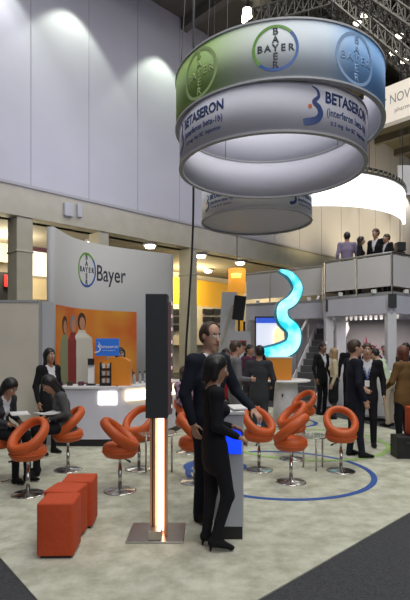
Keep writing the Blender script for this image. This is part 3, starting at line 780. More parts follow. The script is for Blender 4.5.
# cable drop
t = thing('cable_drop', 'black power cable dropping from the ceiling beside the concrete column', 'cable')
pts = smooth_curve([P(193.5, 40, 11.6), P(193.5, 190, 11.6), P(192, 250, 11.6), P(188.5, 310, 11.6), P(186, 350, 11.6), P(185, 414, 11.6)], 6)
bm = bmesh.new(); pts.insert(0, Vector((pts[0].x, pts[0].y, 16.7)))
for a, b in zip(pts, pts[1:]): tube(bm, a, b, .026, n=8)
obj('cable', bm, 'black', t); obj('cable_sleeve', T(pts[-1]-Vector((0, 0, .0)), (pts[-1].x, pts[-1].y, 0.01), .04, n=8), 'black', t)

# hanging company sign at right
Yn = 13
t = thing('hanging_box_sign', 'cream hanging box sign with company name at upper right', 'sign')
pa, pb = Vector((X(366, 14.8), 14.8)), Vector((X(436, 13.3), 13.3))
z0, z1 = 8.12, 9.18
obj('light_box', ribbon_wall(bmesh.new(), [pa, pb], z0, z1, .25), mat('sign_cream', (.85, .78, .68), .6, emit=(1, .88, .75), es=.22), t)
dd = (pb-pa).normalized(); no = Vector((dd.y, -dd.x))
def fs(u, v, w): q = pa+dd*u+no*(.128+w); return Vector((q.x, q.y, v))
uN = .80
obj('company_name', text_mesh('NOVARTIS', .38, lambda u, v, w: fs(uN+u, (z0+z1)/2+.10+v, w), align='LEFT', width=.72), 'grey', t)
obj('small_line', text_mesh('pharmaceuticals', .17, lambda u, v, w: fs(uN+.15+u, (z0+z1)/2-.24+v, w), align='LEFT'), 'grey', t)
obj('company_mark', annulus(uN-.16, (z0+z1)/2+.1, .05, .10, fs, PI*.2, PI*1.2, 16), 'grey', t)
for q in (.2, .8): c = pa.lerp(pb, q); obj('suspension_cable', T((*c, z1), (*c, 16.7), .01, n=6), 'black', t)
Yw = 16
t = thing('banner', 'blank white hanging panel at the right edge below the company sign', 'panel', (X(410, Yw), Yw, EYE+(HZ-180)/FL*Yw))
obj('panel', B((0, 0, 0), (.8, .05, .95)), 'white_panel', t); obj('suspension_cable', T((0, 0, .47), (0, 0, 16.7-(EYE+(HZ-180)/FL*Yw)), .01, n=6), 'black', t)

# ================================================================ TRUSSES, HIGH-BAY LAMPS
def truss(p, q, w, label, n=18):
    t = thing('ceiling_truss', label, 'truss')
    p = Vector(p); q = Vector(q); d = (q-p).normalized(); side = d.cross(Vector((0, 0, 1))).normalized()*w/2; up = Vector((0, 0, w/2))
    offs = [side+up, side-up, -side-up, -side+up]
    for o_ in offs: obj('chord', T(p+o_, q+o_, .045, n=6), 'truss', t)
    bm = bmesh.new()
    for i in range(n):
        a = p.lerp(q, i/n); b = p.lerp(q, (i+1)/n)
        for k in range(4): tube(bm, a+offs[k], b+offs[(k+1) % 4] if i % 2 else b+offs[k], .02, n=5); tube(bm, a+offs[k], a+offs[(k+1) % 4], .02, n=5); tube(bm, a+offs[(k+1)%4], b+offs[k], .02, n=5)
    obj('bracing', bm, 'truss', t)
    for s in (.15, .5, .85): c = p.lerp(q, s); obj('hanger', T(c+up, (c.x, c.y, 16.7), .015, n=5), 'black', t)
    return t
truss(P(296, -30, 17), P(425, 78, 17), .55, 'steel lighting truss running down to right above the blue print')
truss(P(255, 22, 18), P(410, -20, 16.5), .6, 'steel lighting truss rising to the right near the top edge')
truss(P(330, -30, 15), P(430, 40, 15), .5, 'steel lighting truss nearest the top right corner', 14)
truss(P(235, 45, 20), P(330, -22, 18), .6, 'steel lighting truss rising to the right behind the pendant lamp')
truss(P(372, 10, 19), P(435, 110, 19), .55, 'steel lighting truss at right edge above the hanging company sign', 12)
for i, (px, py, Y, lab) in enumerate(((364, 14, 17, 'spotlight glowing on the truss near the top right'), (357, 22, 17, 'spotlight glowing just below its neighbour on the truss'), (399, 35, 17, 'spotlight glowing on the truss at the right edge'), (404, 60, 17.5, 'spotlight above the hanging company sign, right of the blue print'), (393, 52, 17.5, 'spotlight above the hanging company sign, nearest the blue print'))):
    p = P(px, py, Y); t = thing('spotlight', lab, 'spotlight', p, 0, 'truss spotlights')
    obj('lamp_can', T((0, .25, .12), (0, -.02, -.02), .13, .16, 14), 'black', t); obj('lamp_lens', lathe([(0, -.03), (.14, -.03), (.1, -.1), (0, -.12)], 14), 'lamp', t)
    obj('clamp', T((0, .1, .1), (0, .1, .5), .03, n=6), 'black', t)
p = P(247, 20, 20)
def highbay(p, lab):
    t = thing('high_bay_lamp', lab, 'lamp', p)
    obj('shade', lathe([(.20, .42), (.08, .50), (0, .50)], 20), 'grey', t)
    obj('lamp_bulb', lathe([(0, -.22), (.13, -.20), (.21, -.05), (.20, .15), (.15, .42), (0, .42)], 20), 'lamp', t, True)
    obj('hanging_rod', T((0, 0, .5), (0, 0, 16.7-p.z), .02, n=6), 'black', t)
highbay(p, 'bright pendant high-bay lamp above the ring sign')
# ceiling ducts / ribs
bm = bmesh.new()
t_ = -4
for k in range(12):
    p = W(t_+k*3.1, -6); box(bm, (p.x, p.y, 16.45), (.35, 13, .5), ANG)
struct('trim_4', bm, mat('rib', (.11, .10, .085), .8))
bm = bmesh.new()
for k in range(3): p = W(8, -1.4-1.7*k); box(bm, (p.x, p.y, 16.2), (60, .9, .7), ANG)
o = obj('air_duct', bm, mat('duct', (.12, .12, .10), .5, .3)); bpy.data.objects.remove(o)
for k in range(3):
    p = W(2, -4.2-2.2*k); o = obj('air_duct', B((0, 0, 0), (50, .9, .6)), M('duct'), loc=(p.x, p.y, 15.9), rotz=ANG, bev=.05)
    tag(o, ['grey square ceiling duct closest to the tall white wall', 'grey square ceiling duct, middle one of three below the ceiling', 'grey square ceiling duct farthest from the tall white wall'][k], 'duct', 'ceiling ducts')
# small fittings on the concrete beam
for i, (px, py) in enumerate(((64, 210), (75, 211))):
    tt = wall_t_at(px); p = W(tt, -.30); z = EYE+(HZ-py)/FL*p.y
    t = thing('wall_speaker', ['white wall speaker on the concrete beam, left of the pair', 'white wall lamp on the concrete beam, right of the pair'][i], 'speaker' if i == 0 else 'lamp', (p.x, p.y, z), ANG)
    obj('body', B((0, 0, 0), (.34 if i == 0 else .2, .22, .5)), 'grey_light', t, bev=.03); obj('bracket', B((0, .1, .2), (.06, .2, .06)), 'black', t)

# black case and orange cube at right edge
t = thing('equipment_case', 'black case on the carpet at the right edge by the tan jacket woman', 'case', (X(405, 7.45), 7.45, 0), .0)
obj('shell', B((0, 0, .165), (.34, .30, .33)), 'black', t, bev=.015); obj('handle', B((0, -.16, .24), (.12, .02, .03)), 'dark_grey', t)
t = thing('ottoman', 'orange cube stool on the black case at the right edge', 'stool', (X(419, 7.45), 7.45, .33), .0)
obj('upholstery', B((0, 0, .22), (.32, .30, .42)), 'orange_fabric', t, True, bev=.02); obj('base', B((0, 0, .01), (.28, .28, .02)), 'black', t)

#PEOPLE_BEGIN#
# ================================================================ PEOPLE: one continuous body each, grown from a distance field
SKINS = {'light': (.50, .29, .20), 'tan': (.38, .20, .125), 'brown': (.22, .11, .07)}
for k_, c_ in SKINS.items(): mat('skin_'+k_, c_, .5, sub=.1)
mat('eye_white', (.6, .58, .55), .3); mat('iris', (.02, .015, .01), .3); mat('lips', (.33, .10, .09), .5)
mat('hair_black', (.012, .010, .010), .45, noise=.3, nscale=60, bump=.4); mat('hair_brown', (.05, .028, .016), .5, noise=.3, nscale=60, bump=.4)
mat('hair_auburn', (.13, .04, .02), .5, noise=.3, nscale=60, bump=.4); mat('hair_blond', (.35, .24, .12), .5, noise=.3, nscale=60, bump=.4); mat('hair_grey', (.14, .13, .12), .5, noise=.3, nscale=60, bump=.4)
def cloth_m(name, c): return mat(name, c, .85, noise=.06, nscale=12, bump=.15, spec=.2)
cloth_m('suit_black', (.012, .012, .015)); cloth_m('suit_navy', (.014, .017, .028)); cloth_m('suit_grey', (.16, .165, .175)); cloth_m('suit_charcoal', (.045, .048, .055))
cloth_m('shirt_white', (.62, .62, .66)); cloth_m('tie_dark', (.02, .02, .05)); cloth_m('mint', (.50, .62, .46)); cloth_m('khaki', (.42, .36, .27)); cloth_m('tan_jacket', (.17, .095, .035))
cloth_m('cream_top', (.58, .50, .34)); cloth_m('red_cloth', (.30, .02, .03)); cloth_m('cardigan', (.09, .095, .095)); cloth_m('print_grey', (.16, .14, .14)); cloth_m('lilac', (.25, .21, .32)); cloth_m('plum', (.09, .03, .06)); cloth_m('shoe_black', (.01, .01, .01)); cloth_m('dark_top', (.03, .03, .04))
def patterned():
    m = bpy.data.materials.new('pattern_purple'); m.use_nodes = True; N = m.node_tree.nodes; L = m.node_tree.links; b = N['Principled BSDF']
    tc = N.new('ShaderNodeTexCoord'); v = N.new('ShaderNodeTexVoronoi'); v.inputs['Scale'].default_value = 16; r = N.new('ShaderNodeValToRGB')
    r.color_ramp.elements[0].color = (.03, .015, .03, 1); r.color_ramp.elements[1].color = (.30, .20, .28, 1); r.color_ramp.elements[0].position = .3; r.color_ramp.elements[1].position = .6
    L.new(tc.outputs['Object'], v.inputs['Vector']); L.new(v.outputs['Distance'], r.inputs['Fac']); L.new(r.outputs['Color'], b.inputs['Base Color']); b.inputs['Roughness'].default_value = .9
    MATS['pattern_purple'] = m
patterned()
V3 = lambda *a: np.array(a, float)
def nrm(v): return v/(np.linalg.norm(v)+1e-9)
class Field:
    def __init__(s): s.p = []
    def cap(s, a, b, ra, rb, m, flat=1, f=None, k=.02): s.p.append(('c', V3(*a), V3(*b), ra, rb, m, flat, None if f is None else nrm(V3(*f)), k)); return s
    def ell(s, c, r, m, R=None, k=.012): s.p.append(('e', V3(*c), V3(*r), R if R is not None else np.eye(3), 0, m, 1, None, k)); return s
    def cut(s, c, r, R=None, k=.004): s.p.append(('x', V3(*c), V3(*r), R if R is not None else np.eye(3), 0, -1, 1, None, k)); return s
    def mesh(s, vox, zmin=None, smooth=1):
        lo = V3(9, 9, 9); hi = -lo
        for p in s.p:
            if p[0] == 'c': r = max(p[3], p[4])/min(1, 1); lo = np.minimum(lo, np.minimum(p[1], p[2])-r); hi = np.maximum(hi, np.maximum(p[1], p[2])+r)
            elif p[0] == 'e': r = max(p[2]); lo = np.minimum(lo, p[1]-r); hi = np.maximum(hi, p[1]+r)
        lo -= vox*3; hi += vox*3
        n = np.ceil((hi-lo)/vox).astype(int)+1
        ax = [lo[i]+vox*np.arange(n[i]) for i in range(3)]
        d = np.full(n, 1.0); raw = np.full(n, 1.0); lab = np.zeros(n, int)
        for p in s.p:
            if p[0] == 'c': r = max(p[3], p[4]); bl = np.minimum(p[1], p[2])-r; bh = np.maximum(p[1], p[2])+r
            else: r = max(p[2]); bl = p[1]-r; bh = p[1]+r
            mg = .05+p[8]
            i0 = np.clip(((bl-mg-lo)/vox).astype(int), 0, n-1); i1 = np.clip(((bh+mg-lo)/vox).astype(int)+2, 1, n)
            sl = tuple(slice(i0[i], i1[i]) for i in range(3))
            G = np.stack(np.meshgrid(*[ax[i][sl[i]] for i in range(3)], indexing='ij'), -1)
            if p[0] == 'c':
                ab = p[2]-p[1]; L2 = ab@ab+1e-12; h = np.clip(((G-p[1])@ab)/L2, 0, 1)
                q = G-p[1]-h[..., None]*ab; rr = p[3]+(p[4]-p[3])*h
                if p[6] != 1:
                    cf = q@p[7]; l2 = (q*q).sum(-1)+cf*cf*(1/p[6]**2-1); ln_ = np.sqrt(l2); v = (ln_-rr)*(p[6]+(1-p[6])*.5)
                else: v = np.sqrt((q*q).sum(-1))-rr
            else:
                q = (G-p[1])@p[3]; k0 = np.sqrt(((q/p[2])**2).sum(-1)); k1 = np.sqrt(((q/p[2]**2)**2).sum(-1))+1e-9; v = k0*(k0-1)/k1
            D_ = d[sl]; k = p[8]
            if p[0] == 'x':
                v = -v; h = np.maximum(k-np.abs(D_-v), 0)/k; d[sl] = np.maximum(D_, v)+h*h*k/4
            else:
                h = np.maximum(k-np.abs(D_-v), 0)/k; d[sl] = np.minimum(D_, v)-h*h*k/4
                R_ = raw[sl]; mk = v < R_; R_[mk] = v[mk]; lab[sl][mk] = p[5]
        if zmin is not None: d = np.maximum(d, (zmin-ax[2])[None, None, :])
        # surface nets
        sg = d < 0; c = np.zeros(tuple(n-1)+(3,)); w = np.zeros(tuple(n-1))
        cr = [(x, y, z) for x in (0, 1) for y in (0, 1) for z in (0, 1)]
        def S(A, o): return A[o[0]:n[0]-1+o[0], o[1]:n[1]-1+o[1], o[2]:n[2]-1+o[2]]
        for a in cr:
            for i in range(3):
                if a[i] == 0:
                    b = list(a); b[i] = 1; da, db = S(d, a), S(d, b); m = (da < 0) != (db < 0); t = np.where(m, da/(da-db+1e-12), 0)
                    for j in range(3): c[..., j] += np.where(m, a[j]+(t if j == i else 0), 0)
                    w += m
        act = w > 0; idx = -np.ones(act.shape, int); idx[act] = np.arange(act.sum()); ii = np.argwhere(act)
        vs = lo+vox*(ii+c[act]/w[act][:, None])
        Q = []
        for i in range(3):
            j, k = (i+1) % 3, (i+2) % 3
            sa = [slice(1, n[q]-1) for q in range(3)]; sa[i] = slice(0, n[i]-1); sb = list(sa); sb[i] = slice(1, n[i])
            A_, B_ = sg[tuple(sa)], sg[tuple(sb)]; m = A_ != B_; pos = np.argwhere(m)+np.array([0 if q == i else 1 for q in range(3)])
            ej = np.zeros(3, int); ej[j] = 1; ek = np.zeros(3, int); ek[k] = 1
            f4 = [idx[tuple((pos-o).T)] for o in (ej*0, ej, ej+ek, ek)]
            q4 = np.stack(f4, 1); fl = A_[m]; q4[~fl] = q4[~fl][:, ::-1]; Q.append(q4)
        Q = np.concatenate(Q)
        # relax a little
        for _ in range(smooth):
            acc = np.zeros_like(vs); cnt = np.zeros(len(vs))
            for e in range(4):
                a_, b_ = Q[:, e], Q[:, (e+1) % 4]; np.add.at(acc, a_, vs[b_]); np.add.at(cnt, a_, 1); np.add.at(acc, b_, vs[a_]); np.add.at(cnt, b_, 1)
            vs = vs*.5+.5*acc/cnt[:, None]
        fc = vs[Q].mean(1); gi = np.clip(np.rint((fc-lo)/vox).astype(int), 0, n-1)
        return vs, Q, lab[tuple(gi.T)], fc
def to_obj(name, vs, Q, lab, mats, parent):
    me = bpy.data.meshes.new(name); me.from_pydata([tuple(v) for v in vs.tolist()], [], Q.tolist()); me.update()
    for m in mats: me.materials.append(M(m))
    me.polygons.foreach_set('material_index', np.array(lab, dtype=np.int32)); me.polygons.foreach_set('use_smooth', np.ones(len(Q), bool)); me.update()
    o = bpy.data.objects.new(name, me); C.objects.link(o); o.parent = parent
    return o
SKIN, TOP, BOT, SHOE, SHIRT, TIE, EYEW, IRIS, LIP, LEG = range(10)

def person(label, loc, face, h=1.75, vox=.014, skin='light', top='suit_black', bottom='suit_black', shirt='shirt_white', tie=None, open_jacket=True,
           hair='hair_black', style='short', female=False, skirt=False, pose=None, look=(0, 0), jacket=True, sleeves=True, heel=False, lean=0, twist=0, bulk=1.0, group=None, lanyard=False, legs_bare=False):
    """local frame: faces +Y, +X is the person's right"""
    s = h/1.75; pz = pose or {}
    t = thing('person', label, 'person', loc, math.atan2(-face[0], face[1]), group)
    J = dict(pel=(0, 0, .93), che=(0, 0, 1.22), nek=(0, -.01, 1.44), hd=(0, .025, 1.615))
    sw = .155 if female else .185
    J.update(shR=(sw, -.01, 1.40), shL=(-sw, -.01, 1.40), elR=(sw+.07, -.04, 1.12), elL=(-sw-.07, -.04, 1.12), wrR=(sw+.08, .05, .87), wrL=(-sw-.08, .05, .87),
             hiR=(.085, 0, .91), hiL=(-.085, 0, .91), knR=(.10, .02, .49), knL=(-.10, .02, .49), anR=(.105, -.02, .085), anL=(-.105, -.02, .085))
    J = {k: V3(*v) for k, v in J.items()}
    if lean:                                         # bend the trunk forward about the pelvis
        a = math.radians(lean); pv = J['pel'].copy()
        for k in ('che', 'nek', 'hd', 'shR', 'shL', 'elR', 'elL', 'wrR', 'wrL'):
            q = J[k]-pv; J[k] = pv+V3(q[0], q[1]*math.cos(a)+q[2]*math.sin(a), q[2]*math.cos(a)-q[1]*math.sin(a))
    for k, v in pz.items():
        if k in J: J[k] = V3(*v)
    for k in J: J[k] = J[k]*s
    up = nrm(J['nek']-J['pel']); lat = nrm(J['shR']-J['shL']); fw = nrm(np.cross(up, lat)); lat = nrm(np.cross(fw, up))
    g = Field(); b = bulk*s; fe = female
    # trunk
    g.cap(J['pel']+up*.0, J['pel']+up*.16*s, (.155 if fe else .150)*b, (.118 if fe else .138)*b, TOP, .66, fw, .05)
    g.cap(J['pel']+up*.16*s, J['che']+up*.04*s, (.118 if fe else .138)*b, (.145 if fe else .165)*b, TOP, .66, fw, .05)
    g.cap(J['che']+up*.04*s, J['nek']-up*.07*s, (.145 if fe else .168)*b, .10*b, TOP, .62, fw, .05)
    if fe:
        for sx in (-1, 1): g.ell(J['che']+fw*.085*s+lat*.06*sx*s+up*.02*s, V3(.055, .05, .055)*s, TOP, k=.04)
    g.cap(J['shL'], J['shR'], .062*b, .062*b, TOP, 1, None, .05)
    hip_m = TOP if jacket else BOT
    if jacket: g.cap(J['pel']+up*.10*s, J['pel']-up*.11*s, .15*b, .172*b, TOP, .68, fw, .03)
    g.cap(J['pel']+up*.02*s, J['pel']-up*.03*s, .152*b, .150*b, hip_m, .66, fw, .03)
    # neck and head
    yaw, pit = math.radians(look[0]), math.radians(look[1])
    cyw, syw, cp, sp = math.cos(yaw), math.sin(yaw), math.cos(pit), math.sin(pit)
    f0 = nrm(V3(fw[0], fw[1], 0)) if abs(fw[2]) < .9 else V3(0, 1, 0); l0 = V3(f0[1], -f0[0], 0)
    hf = nrm((f0*cyw+l0*syw)*cp+V3(0, 0, sp)); hl = nrm(np.cross(hf, V3(0, 0, 1))); hu = np.cross(hl, hf); RH = np.stack([hl, hf, hu], 1)
    hc = J['hd']; H = lambda x, y, z: hc+(hl*x+hf*y+hu*z)*s
    g.cap(J['nek']-up*.05*s, H(0, -.015, -.06), .056*s, .052*s, SKIN, 1, None, .03)
    g.ell(H(0, -.012, .03), V3(.076, .096, .092)*s, SKIN, RH, .03)
    g.ell(H(0, .022, -.045), V3(.060, .070, .075)*s, SKIN, RH, .03)
    g.ell(H(0, .062, -.098), V3(.028, .024, .022)*s, SKIN, RH, .02)
    g.cap(H(0, .086, .012), H(0, .108, -.030), .010*s, .016*s, SKIN, 1, None, .012)
    for sx in (-1, 1):
        g.cut(H(.032*sx, .098, .012), V3(.020, .012, .011)*s, RH, .012)
        g.ell(H(.031*sx, .080, .010), V3(.013, .012, .009)*s, EYEW, RH, .002)
        g.ell(H(.031*sx, .0875, .010), V3(.007, .007, .007)*s, IRIS, RH, .002)
        g.cap(H(.016*sx, .092, .036), H(.046*sx, .082, .036), .006*s, .005*s, 10, 1, None, .004)
        g.ell(H(.079*sx, -.008, .0), V3(.010, .020, .032)*s, SKIN, RH, .01)
        g.cap(H(.0, .092, -.062), H(.022*sx, .084, -.062), .0075*s, .005*s, LIP, 1, None, .006)
    # arms
    for S_ in ('R', 'L'):
        sx = 1 if S_ == 'R' else -1
        sh, el, wr = J['sh'+S_], J['el'+S_], J['wr'+S_]; am = TOP if sleeves else SKIN
        g.cap(sh, el, .062*b, .050*b, TOP, 1, None, .035); g.cap(el, wr-nrm(wr-el)*.015*s, .048*b, .036*b, am, 1, None, .02)
        u = nrm(wr-el); pn = pz.get('palm'+S_); pn = V3(*pn) if pn else (-lat*sx)
        pn = nrm(pn-u*(pn@u)); wl = np.cross(u, pn)*1.0
        if pz.get('hand'+S_): u = nrm(V3(*pz['hand'+S_])); pn = nrm(pn-u*(pn@u)); wl = np.cross(u, pn)
        # thumb side: forward
        if wl@fw < 0 and abs(wl@fw) > .25: wl = -wl
        elif abs(wl@fw) <= .25 and wl@lat*sx > 0: wl = -wl
        g.cap(wr-u*.01*s, wr+u*.02*s, .026*s, .030*s, SKIN, .75, pn, .015)
        pe = wr+u*.085*s; g.cap(wr+u*.03*s, pe, .034*s, .038*s, SKIN, .42, pn, .015)
        curl = pz.get('curl', .5); fr = max(.0085*s, vox*.72)
        for i, (o_, l_) in enumerate(((.030, .070), (.010, .078), (-.010, .073), (-.029, .058))):
            a0 = pe+wl*o_*s-u*.008*s; d1 = nrm(u+pn*curl*.5+wl*(o_*2)); a1 = a0+d1*l_*.5*s; d2 = nrm(u+pn*curl*1.6+wl*(o_*1)); a2 = a1+d2*l_*.5*s
            g.cap(a0, a1, fr*1.08, fr, SKIN, 1, None, .004); g.cap(a1, a2, fr, fr*.85, SKIN, 1, None, .004)
        a0 = wr+u*.025*s+wl*.024*s; a1 = a0+nrm(u*.6+wl*.8+pn*.3)*.038*s; a2 = a1+nrm(u*.9+wl*.3+pn*.4)*.034*s
        g.cap(a0, a1, .014*s, fr*1.15, SKIN, 1, None, .01); g.cap(a1, a2, fr*1.1, fr*.95, SKIN, 1, None, .004)
    # legs
    lm = (SKIN if legs_bare else LEG) if skirt else BOT
    for S_ in ('R', 'L'):
        hi, kn, an = J['hi'+S_], J['kn'+S_], J['an'+S_]
        if skirt: g.cap(hi, kn, .080*b, .052*b, lm, 1, None, .03); g.cap(kn, an, .050*s, .032*s, lm, 1, None, .02); g.cap(kn*.6+an*.4, kn*.45+an*.55, .048*s, .044*s, lm, 1, None, .02)
        else:
            g.cap(hi, kn, .088*b, .064*b, BOT, 1, None, .03); g.cap(kn, an+V3(0, 0, .0), .063*b, .050*b if not fe else .044*b, BOT, 1, None, .02)
        td = V3(*pz['toe'+S_]) if ('toe'+S_) in pz else V3(.15*(1 if S_ == 'R' else -1), 1, 0); td = nrm(td)
        z0 = an[2]-.085*s
        hz = .045 if heel else 0
        hp = V3(an[0], an[1], z0+(.040+hz)*s)-td*.02*s; tp = V3(an[0], an[1], z0+.030*s)+td*.155*s; mp = (hp+tp)/2+V3(0, 0, .008)
        g.cap(an, hp, .040*s, .036*s, SHOE if not skirt else lm, 1, None, .015)
        g.cap(hp, mp, .036*s, .038*s, SHOE, 1, None, .015); g.cap(mp, tp, .040*s, .028*s, SHOE, .8, (0, 0, 1), .015)
        if heel: g.cap(hp-td*.01, V3(hp[0]-td[0]*.012, hp[1]-td[1]*.012, z0), .018*s, .009*s, SHOE, 1, None, .01)
        else: g.cap(hp-V3(0, 0, .015)*s, V3(hp[0], hp[1], z0+.01*s), .030*s, .032*s, SHOE, 1, None, .01)
    if skirt:
        kc = (J['knR']+J['knL'])/2; hc_ = (J['hiR']+J['hiL'])/2; bk_ = np.linalg.norm(J['knR']-J['knL'])/2
        ax_ = nrm(kc-hc_); ff = nrm(np.cross(ax_, lat)); g.cap(hc_, kc+ax_*-.02*s, .155*b, .075*s+bk_, BOT, .72, ff, .03)
    vs, Q, lab, fc = g.mesh(vox, zmin=min(J['anR'][2], J['anL'][2])-.085*s, smooth=1)
    # shirt front, tie, lanyard: painted cloth regions on the trunk
    rel = fc-J['pel']; uu = rel@up/s; ll = rel@lat/s; ff_ = rel@fw/s
    tl = np.linalg.norm(J['nek']-J['pel'])/s
    fro = (ff_ > .02) & (lab == TOP)
    if open_jacket:
        vb = tl-.30; mk = fro & (uu > vb) & (np.abs(ll) < .012+(uu-vb)*.24); lab[mk] = SHIRT
        if tie: lab[fro & (uu > vb) & (np.abs(ll) < .020)] = TIE
    if jacket: lab[(lab == BOT) & (uu > -.13) & (np.abs(ff_) < .14)] = TOP
    mats = ['skin_'+skin, top, bottom, 'shoe_black', shirt, tie or 'tie_dark', 'eye_white', 'iris', 'lips', 'black', hair]
    to_obj('body', vs, Q, lab, mats, t)
    # hair
    q = Field(); R1 = RH
    if style != 'bald':
        q.ell(H(0, -.018, .040), V3(.086, .104, .096)*s, 0, R1, .01)
        q.ell(H(0, -.045, -.0), V3(.082, .075, .085)*s, 0, R1, .03)
        if style == 'long':
            for sx in (-1, 1): q.cap(H(.062*sx, -.02, .03), H(.075*sx, -.02, -.16), .034*s, .032*s, 0, 1, None, .03)
            q.cap(H(0, -.07, .0), H(0, -.085, -.20), .075*s, .065*s, 0, .6, hf, .03)
        elif style == 'bob':
            for sx in (-1, 1): q.cap(H(.066*sx, -.015, .03), H(.072*sx, .0, -.085), .036*s, .034*s, 0, 1, None, .03)
            q.cap(H(0, -.06, .0), H(0, -.065, -.10), .075*s, .065*s, 0, .7, hf, .03)
        elif style == 'bun':
            q.ell(H(0, -.125, .03), V3(.038, .036, .038)*s, 0, R1, .01)
        elif style == 'veil':
            pass
        q.cut(H(0, .085, -.02), V3(.066, .09, .082)*s, R1, .006)
        if style == 'receding': q.cut(H(0, .085, .075), V3(.075, .075, .07)*s, R1, .01)
        if style in ('short', 'bun', 'receding'):
            q.cut(H(0, .06, -.115), V3(.2, .115, .09)*s, R1, .006)
            q.cut(H(0, -.04, -.17), V3(.2, .2, .10)*s, R1, .006)
            for sx in (-1, 1): q.cut(H(.085*sx, .012, -.02), V3(.03, .035, .045)*s, R1, .006)
        hv = min(vox, .011)
        vs, Q, lab2, fc = q.mesh(hv, smooth=1); to_obj('hair', vs, Q, np.zeros(len(Q)), [hair], t)
    if lanyard:
        nk = J['nek']; tip = J['che']-up*.10*s+fw*.13*s*bulk; bm = bmesh.new()
        for sx in (-1, 1):
            a_ = nk+lat*.065*sx*s+fw*.02*s; b_ = J['che']+up*.06*s+lat*.03*sx*s+fw*.125*s*bulk
            tube(bm, a_, b_, .007, n=5); tube(bm, b_, tip, .007, n=5)
        ly = obj('lanyard', bm, 'ink_blue', t)
        R_ = Matrix((lat, fw, up)).transposed().to_4x4(); c_ = Vector(tip)-Vector(up)*.05*s
        obj('badge', box(bmesh.new(), c_, (.075*s, .010, .10*s), rot=R_), 'white', ly)
    return t, J
SIT = dict(pel=(0, 0, .64), che=(0, .03, .90), nek=(0, .08, 1.11), hd=(0, .16, 1.26), shR=(.16, .06, 1.07), shL=(-.16, .06, 1.07),
           elR=(.22, .08, .82), elL=(-.22, .08, .82), wrR=(.11, .28, .76), wrL=(-.11, .28, .76), hiR=(.085, .02, .61), hiL=(-.085, .02, .61), knR=(.10, .42, .59), knL=(-.09, .42, .59), anR=(.09, .40, .055), anL=(-.07, .46, .055), palmR=(0, 0, -1), palmL=(0, 0, -1))

# --- the woman and the tall man at the kiosk
person('person in black trouser suit with dark hair, standing at the kiosk in the foreground', (X(214, 4.12), 4.12, 0), (.95, .22), 1.63, .0085, 'tan', 'suit_black', 'suit_black', 'shirt_white', style='bob', female=True, look=(12, -16), heel=True, bulk=.95,
   pose=dict(elR=(.19, -.02, 1.12), wrR=(.15, .17, 1.02), palmR=(-.3, 0, -1), elL=(-.22, .02, 1.12), wrL=(-.13, .20, 1.06), palmL=(.6, 0, -.8), curl=.7,
             knR=(.10, .10, .49), anR=(.09, -.02, .085), knL=(-.07, -.01, .49), anL=(-.06, -.06, .085), hiR=(.085, .02, .91)))
person('tall person with receding hair in a dark suit and tie, behind the foreground woman', (X(209, 4.78), 4.78, 0), (.72, -.70), 1.93, .0095, 'light', 'suit_navy', 'suit_navy', 'shirt_white', 'tie_dark', hair='hair_brown', style='receding', look=(8, -6), bulk=1.06,
   pose=dict(elL=(-.30, .05, 1.13), wrL=(-.30, .25, .97), palmL=(0, 0, -1), elR=(.25, -.05, 1.12), wrR=(.24, .04, .88)))
# --- seated people at left
person('seated person with long dark hair in dark jacket reading papers at the left edge', (X(-3, 6.22), 6.22, .03), (.88, -.34), 1.62, .012, 'tan', 'suit_charcoal', 'suit_black', 'shirt_white', style='long', female=True, look=(0, -38), pose=dict(SIT, che=(0, .05, .90), nek=(0, .13, 1.10), hd=(0, .23, 1.23), shR=(.16, .11, 1.06), shL=(-.16, .11, 1.06)))
person('seated person in grey cardigan with long dark hair reading papers on a ring chair', (X(67, 6.64), 6.64, .03), (-.82, -.57), 1.64, .012, 'tan', 'cardigan', 'suit_black', 'print_grey', style='long', female=True, look=(0, -36), pose=dict(SIT, che=(0, .06, .90), nek=(0, .15, 1.10), hd=(0, .26, 1.23), shR=(.16, .13, 1.06), shL=(-.16, .13, 1.06)))
def papers(px, py, Y, rz, label):
    p = P(px, py, Y); t = thing('papers', label, 'papers', p, rz)
    bm = box(bmesh.new(), (-.08, 0, 0), (.15, .21, .012), rot=Matrix.Rotation(.12, 4, 'Y')); obj('page', bm, 'white', t)
    bm = box(bmesh.new(), (.08, 0, 0), (.15, .21, .012), rot=Matrix.Rotation(-.12, 4, 'Y')); obj('page', bm, 'white', t)
papers(20, 414, 6.08, -1.1, 'open white papers on the lap of the left-edge reader')
papers(48, 413, 6.40, .8, 'open white papers held by the person in grey cardigan')
person('standing person with dark hair in black jacket against the grey partition post', (X(49, 7.65), 7.65, 0), (.75, -.55), 1.66, .013, 'tan', 'suit_black', 'suit_black', 'shirt_white', style='long', female=True, look=(8, 0))
person('person with dark hair in black top behind the reception counter by the coffee machine', (X(121, 9.5), 9.45, 0), (.1, -1), 1.66, .014, 'tan', 'dark_top', 'suit_black', style='bob', female=True, open_jacket=False, look=(-20, -10))
person('seated person in purple patterned top behind the lit tower', (X(183, 7.79), 7.79, .03), (.9, -.5), 1.66, .013, 'light', 'pattern_purple', 'suit_black', style='bob', hair='hair_brown', female=True, open_jacket=False, jacket=False, look=(0, -5), pose=dict(SIT, nek=(0, .03, 1.12), hd=(0, .06, 1.28), shR=(.16, .0, 1.08), shL=(-.16, .0, 1.08)))
